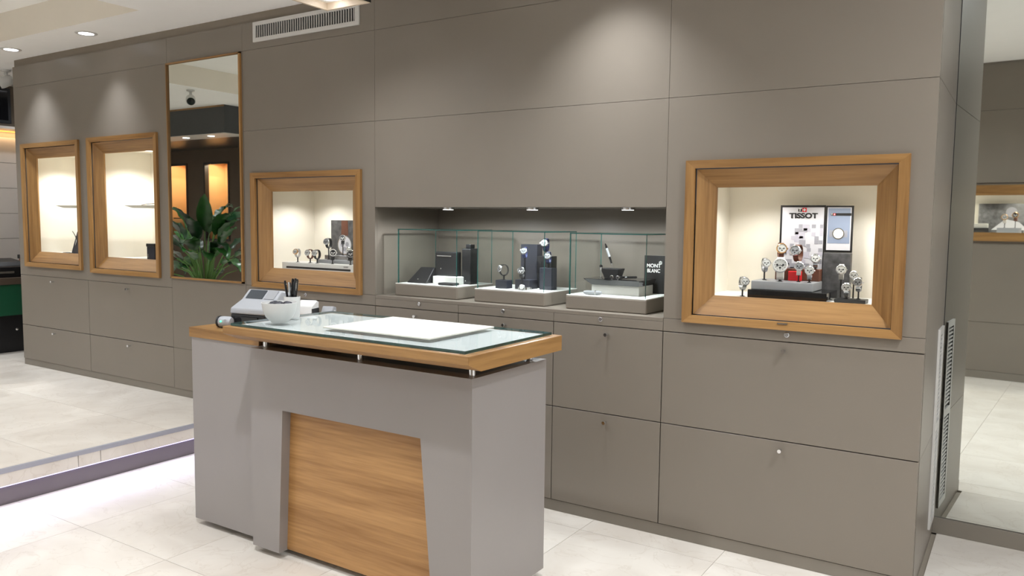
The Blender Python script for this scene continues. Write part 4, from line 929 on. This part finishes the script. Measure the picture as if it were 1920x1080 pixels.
# ------------------------------------------------------------------ plant
PX, PY = -6.78, -1.38
t = thing('potted_plant', (PX, PY, H), 'broad leaved green plant in a dark planter, reflected in the tall mirror', 'plant')
MB().lathe([(.15, 0), (.16, .01), (.21, .60), (.215, .64), (.19, .64), (.185, .58)], (PX, PY, H), n=28).build('planter', CHAR, t, smooth=True)
MB().cyl((PX, PY, H+.56), (0, 0, 1), .186, .02, 24).build('soil', SOIL, t)
rr = random.Random(5)
def leaf(az, out, top, L, W, droop, mt, tw=0.0):
    d = Vector((math.cos(az), math.sin(az), 0)); sd = Vector((-math.sin(az), math.cos(az), 0)); b0 = Vector((PX, PY, H+.57))+d*.06
    tip0 = b0+d*out*.6+Vector((0, 0, top))
    st = [b0, b0+d*out*.12+Vector((0, 0, top*.5)), b0+d*out*.35+Vector((0, 0, top*.85)), tip0]
    b = MB(); b.tube(st, [.008, .007, .006, .004], 6, 1)
    N = 11; vs = []; fs = []
    ang = math.atan2(top*.15, out*.25)+.25; p = tip0.copy(); step = L/N
    for i in range(N+1):
        f_ = i/N; wv = W*(math.sin(PI*min(1, f_**.75)))**.8*.5+.0006
        dr = d*math.cos(ang)+Vector((0, 0, math.sin(ang))); nrm = d*-math.sin(ang)+Vector((0, 0, math.cos(ang)))
        wav = .010*math.sin(i*2.1+az*3)*W/.14
        s2 = (sd+nrm*tw).normalized()
        for k, (c, hgt) in enumerate(((-1, .16), (-.5, .06), (0, 0), (.5, .06), (1, .16))):
            vs.append(p+s2*wv*c+nrm*(hgt*wv+wav*abs(c)*(1 if c > 0 else -1)))
        p = p+dr*step; ang -= droop/N
    for i in range(N):
        for k in range(4): fs.append((i*5+k, i*5+k+1, (i+1)*5+k+1, (i+1)*5+k))
    o_ = len(vs); vs2 = [Vector(v)-Vector((0, 0, .0015)) for v in vs]
    b.add(vs, fs, 0); b.add(vs2, [f_[::-1] for f_ in fs], 0)
    b.build('leaf', [mt, STEMM], t, smooth=True)
for i in range(38):
    az = i*2.4+rr.random()*.5; k = rr.random()
    leaf(az, .16+.28*k, .62-.45*k+rr.random()*.12, .30+rr.random()*.14, .11+rr.random()*.06, .9+rr.random()*1.1, LEAF if rr.random() < .4 else LEAFD, rr.uniform(-.4, .4))
leaf(R(35), .30, .62, .42, .15, .3, LEAF, .3)
leaf(R(10), .45, .50, .36, .15, .8, LEAF, -.3)
leaf(R(190), .45, .48, .36, .14, 1.0, LEAF, .2)

# ------------------------------------------------------------------ beyond the end of the wall
wl = MB().box(-9.06, -9.0, -.3, 1.6, H, ZC).build('wall_left_far', GROUT); tag(wl, kind='structure')
for i in range(3):
    for j in range(5):
        MB().box(-9.0, -8.985, -.28+i*.62+.002, -.28+(i+1)*.62-.002, 1.02+j*.262+.002, 1.02+(j+1)*.262-.002).build('wall_tile', TILEW, wl)
MB().box(-9.0, -8.99, -.28, 1.58, H, 1.018).build('lower_panel', TILEW, wl)
wbk = MB().box(-9.0, X0-.0, 1.5, 1.56, H, ZC).build('wall_passage', TAUPE); tag(wbk, kind='structure')
t = thing('light_pelmet', (-8.9, .6, 2.36), 'pale pelmet with amber strip light on the tiled wall', 'pelmet')
MB().box(-8.984, -8.72, -.25, 1.45, 2.395, 2.42).build('body', TILEW, t)
MB().box(-8.98, -8.95, -.2, 1.4, 2.385, 2.3945).build('led_strip', LEDA, t)
light('AREA', 'lamp', (-8.955, .6, 2.38), 2.5, (1, .66, .34), t, (0, R(20), 0), shape='RECTANGLE', size=.02, size_y=1.5)
t = thing('hanging_screen', (-8.75, .35, 2.45), 'black screen hanging above the pale pelmet', 'screen')
MB().box(-8.80, -8.74, -.10, .57, 2.45, 2.80).build('panel', BLACK, t, bevel=.004)
MB().box(-8.739, -8.737, -.07, .54, 2.48, 2.77).build('display', BLACKG, t)
MB().cyl((-8.77, .24, 2.795), (0, 0, 1), .015, ZC-2.795, 12).build('pole', BLACK, t)
t = thing('service_desk', (-8.45, .45, H), 'green fronted service desk with black base beyond the wall end', 'desk')
MB().box(-8.68, -8.24, -.2, 1.3, H, .56).build('base', BLACK, t)
MB().box(-8.70, -8.20, -.22, 1.3, .5605, .86).build('front', GREEN, t, bevel=.003)
MB().box(-8.72, -8.18, -.24, 1.3, .8605, .925).build('top', BROWNW, t, bevel=.003)
MB().lathe([(.008, 0), (.012, .012), (.001, .018)], (-8.24, .30, .42), (1, 0, 0), 14).build('knob', CHROME, t)
t = thing('cash_register', (-8.4, .22, .9255), 'black till with rounded top on the green service desk', 'till')
MB().box(-8.58, -8.24, .02, .46, .9255, 1.03).build('drawer', BLACK, t, bevel=.01)
MB().prism_y([(-8.55, 1.0305), (-8.28, 1.0305), (-8.32, 1.075), (-8.55, 1.10)], .04, .42).build('top', BLACK, t, bevel=.006)
MB().box(-8.2395, -8.235, .16, .30, .965, .985).build('plate', STEEL, t)
t = thing('storage_box', (-8.42, .60, .9255), 'terracotta box with black lid beside the till', 'box')
MB().box(-8.56, -8.26, .50, .86, .9255, 1.09).build('body', ORANGE, t, bevel=.004)
MB().box(-8.57, -8.25, .49, .87, 1.0905, 1.13).build('lid', BLACK, t, bevel=.004)
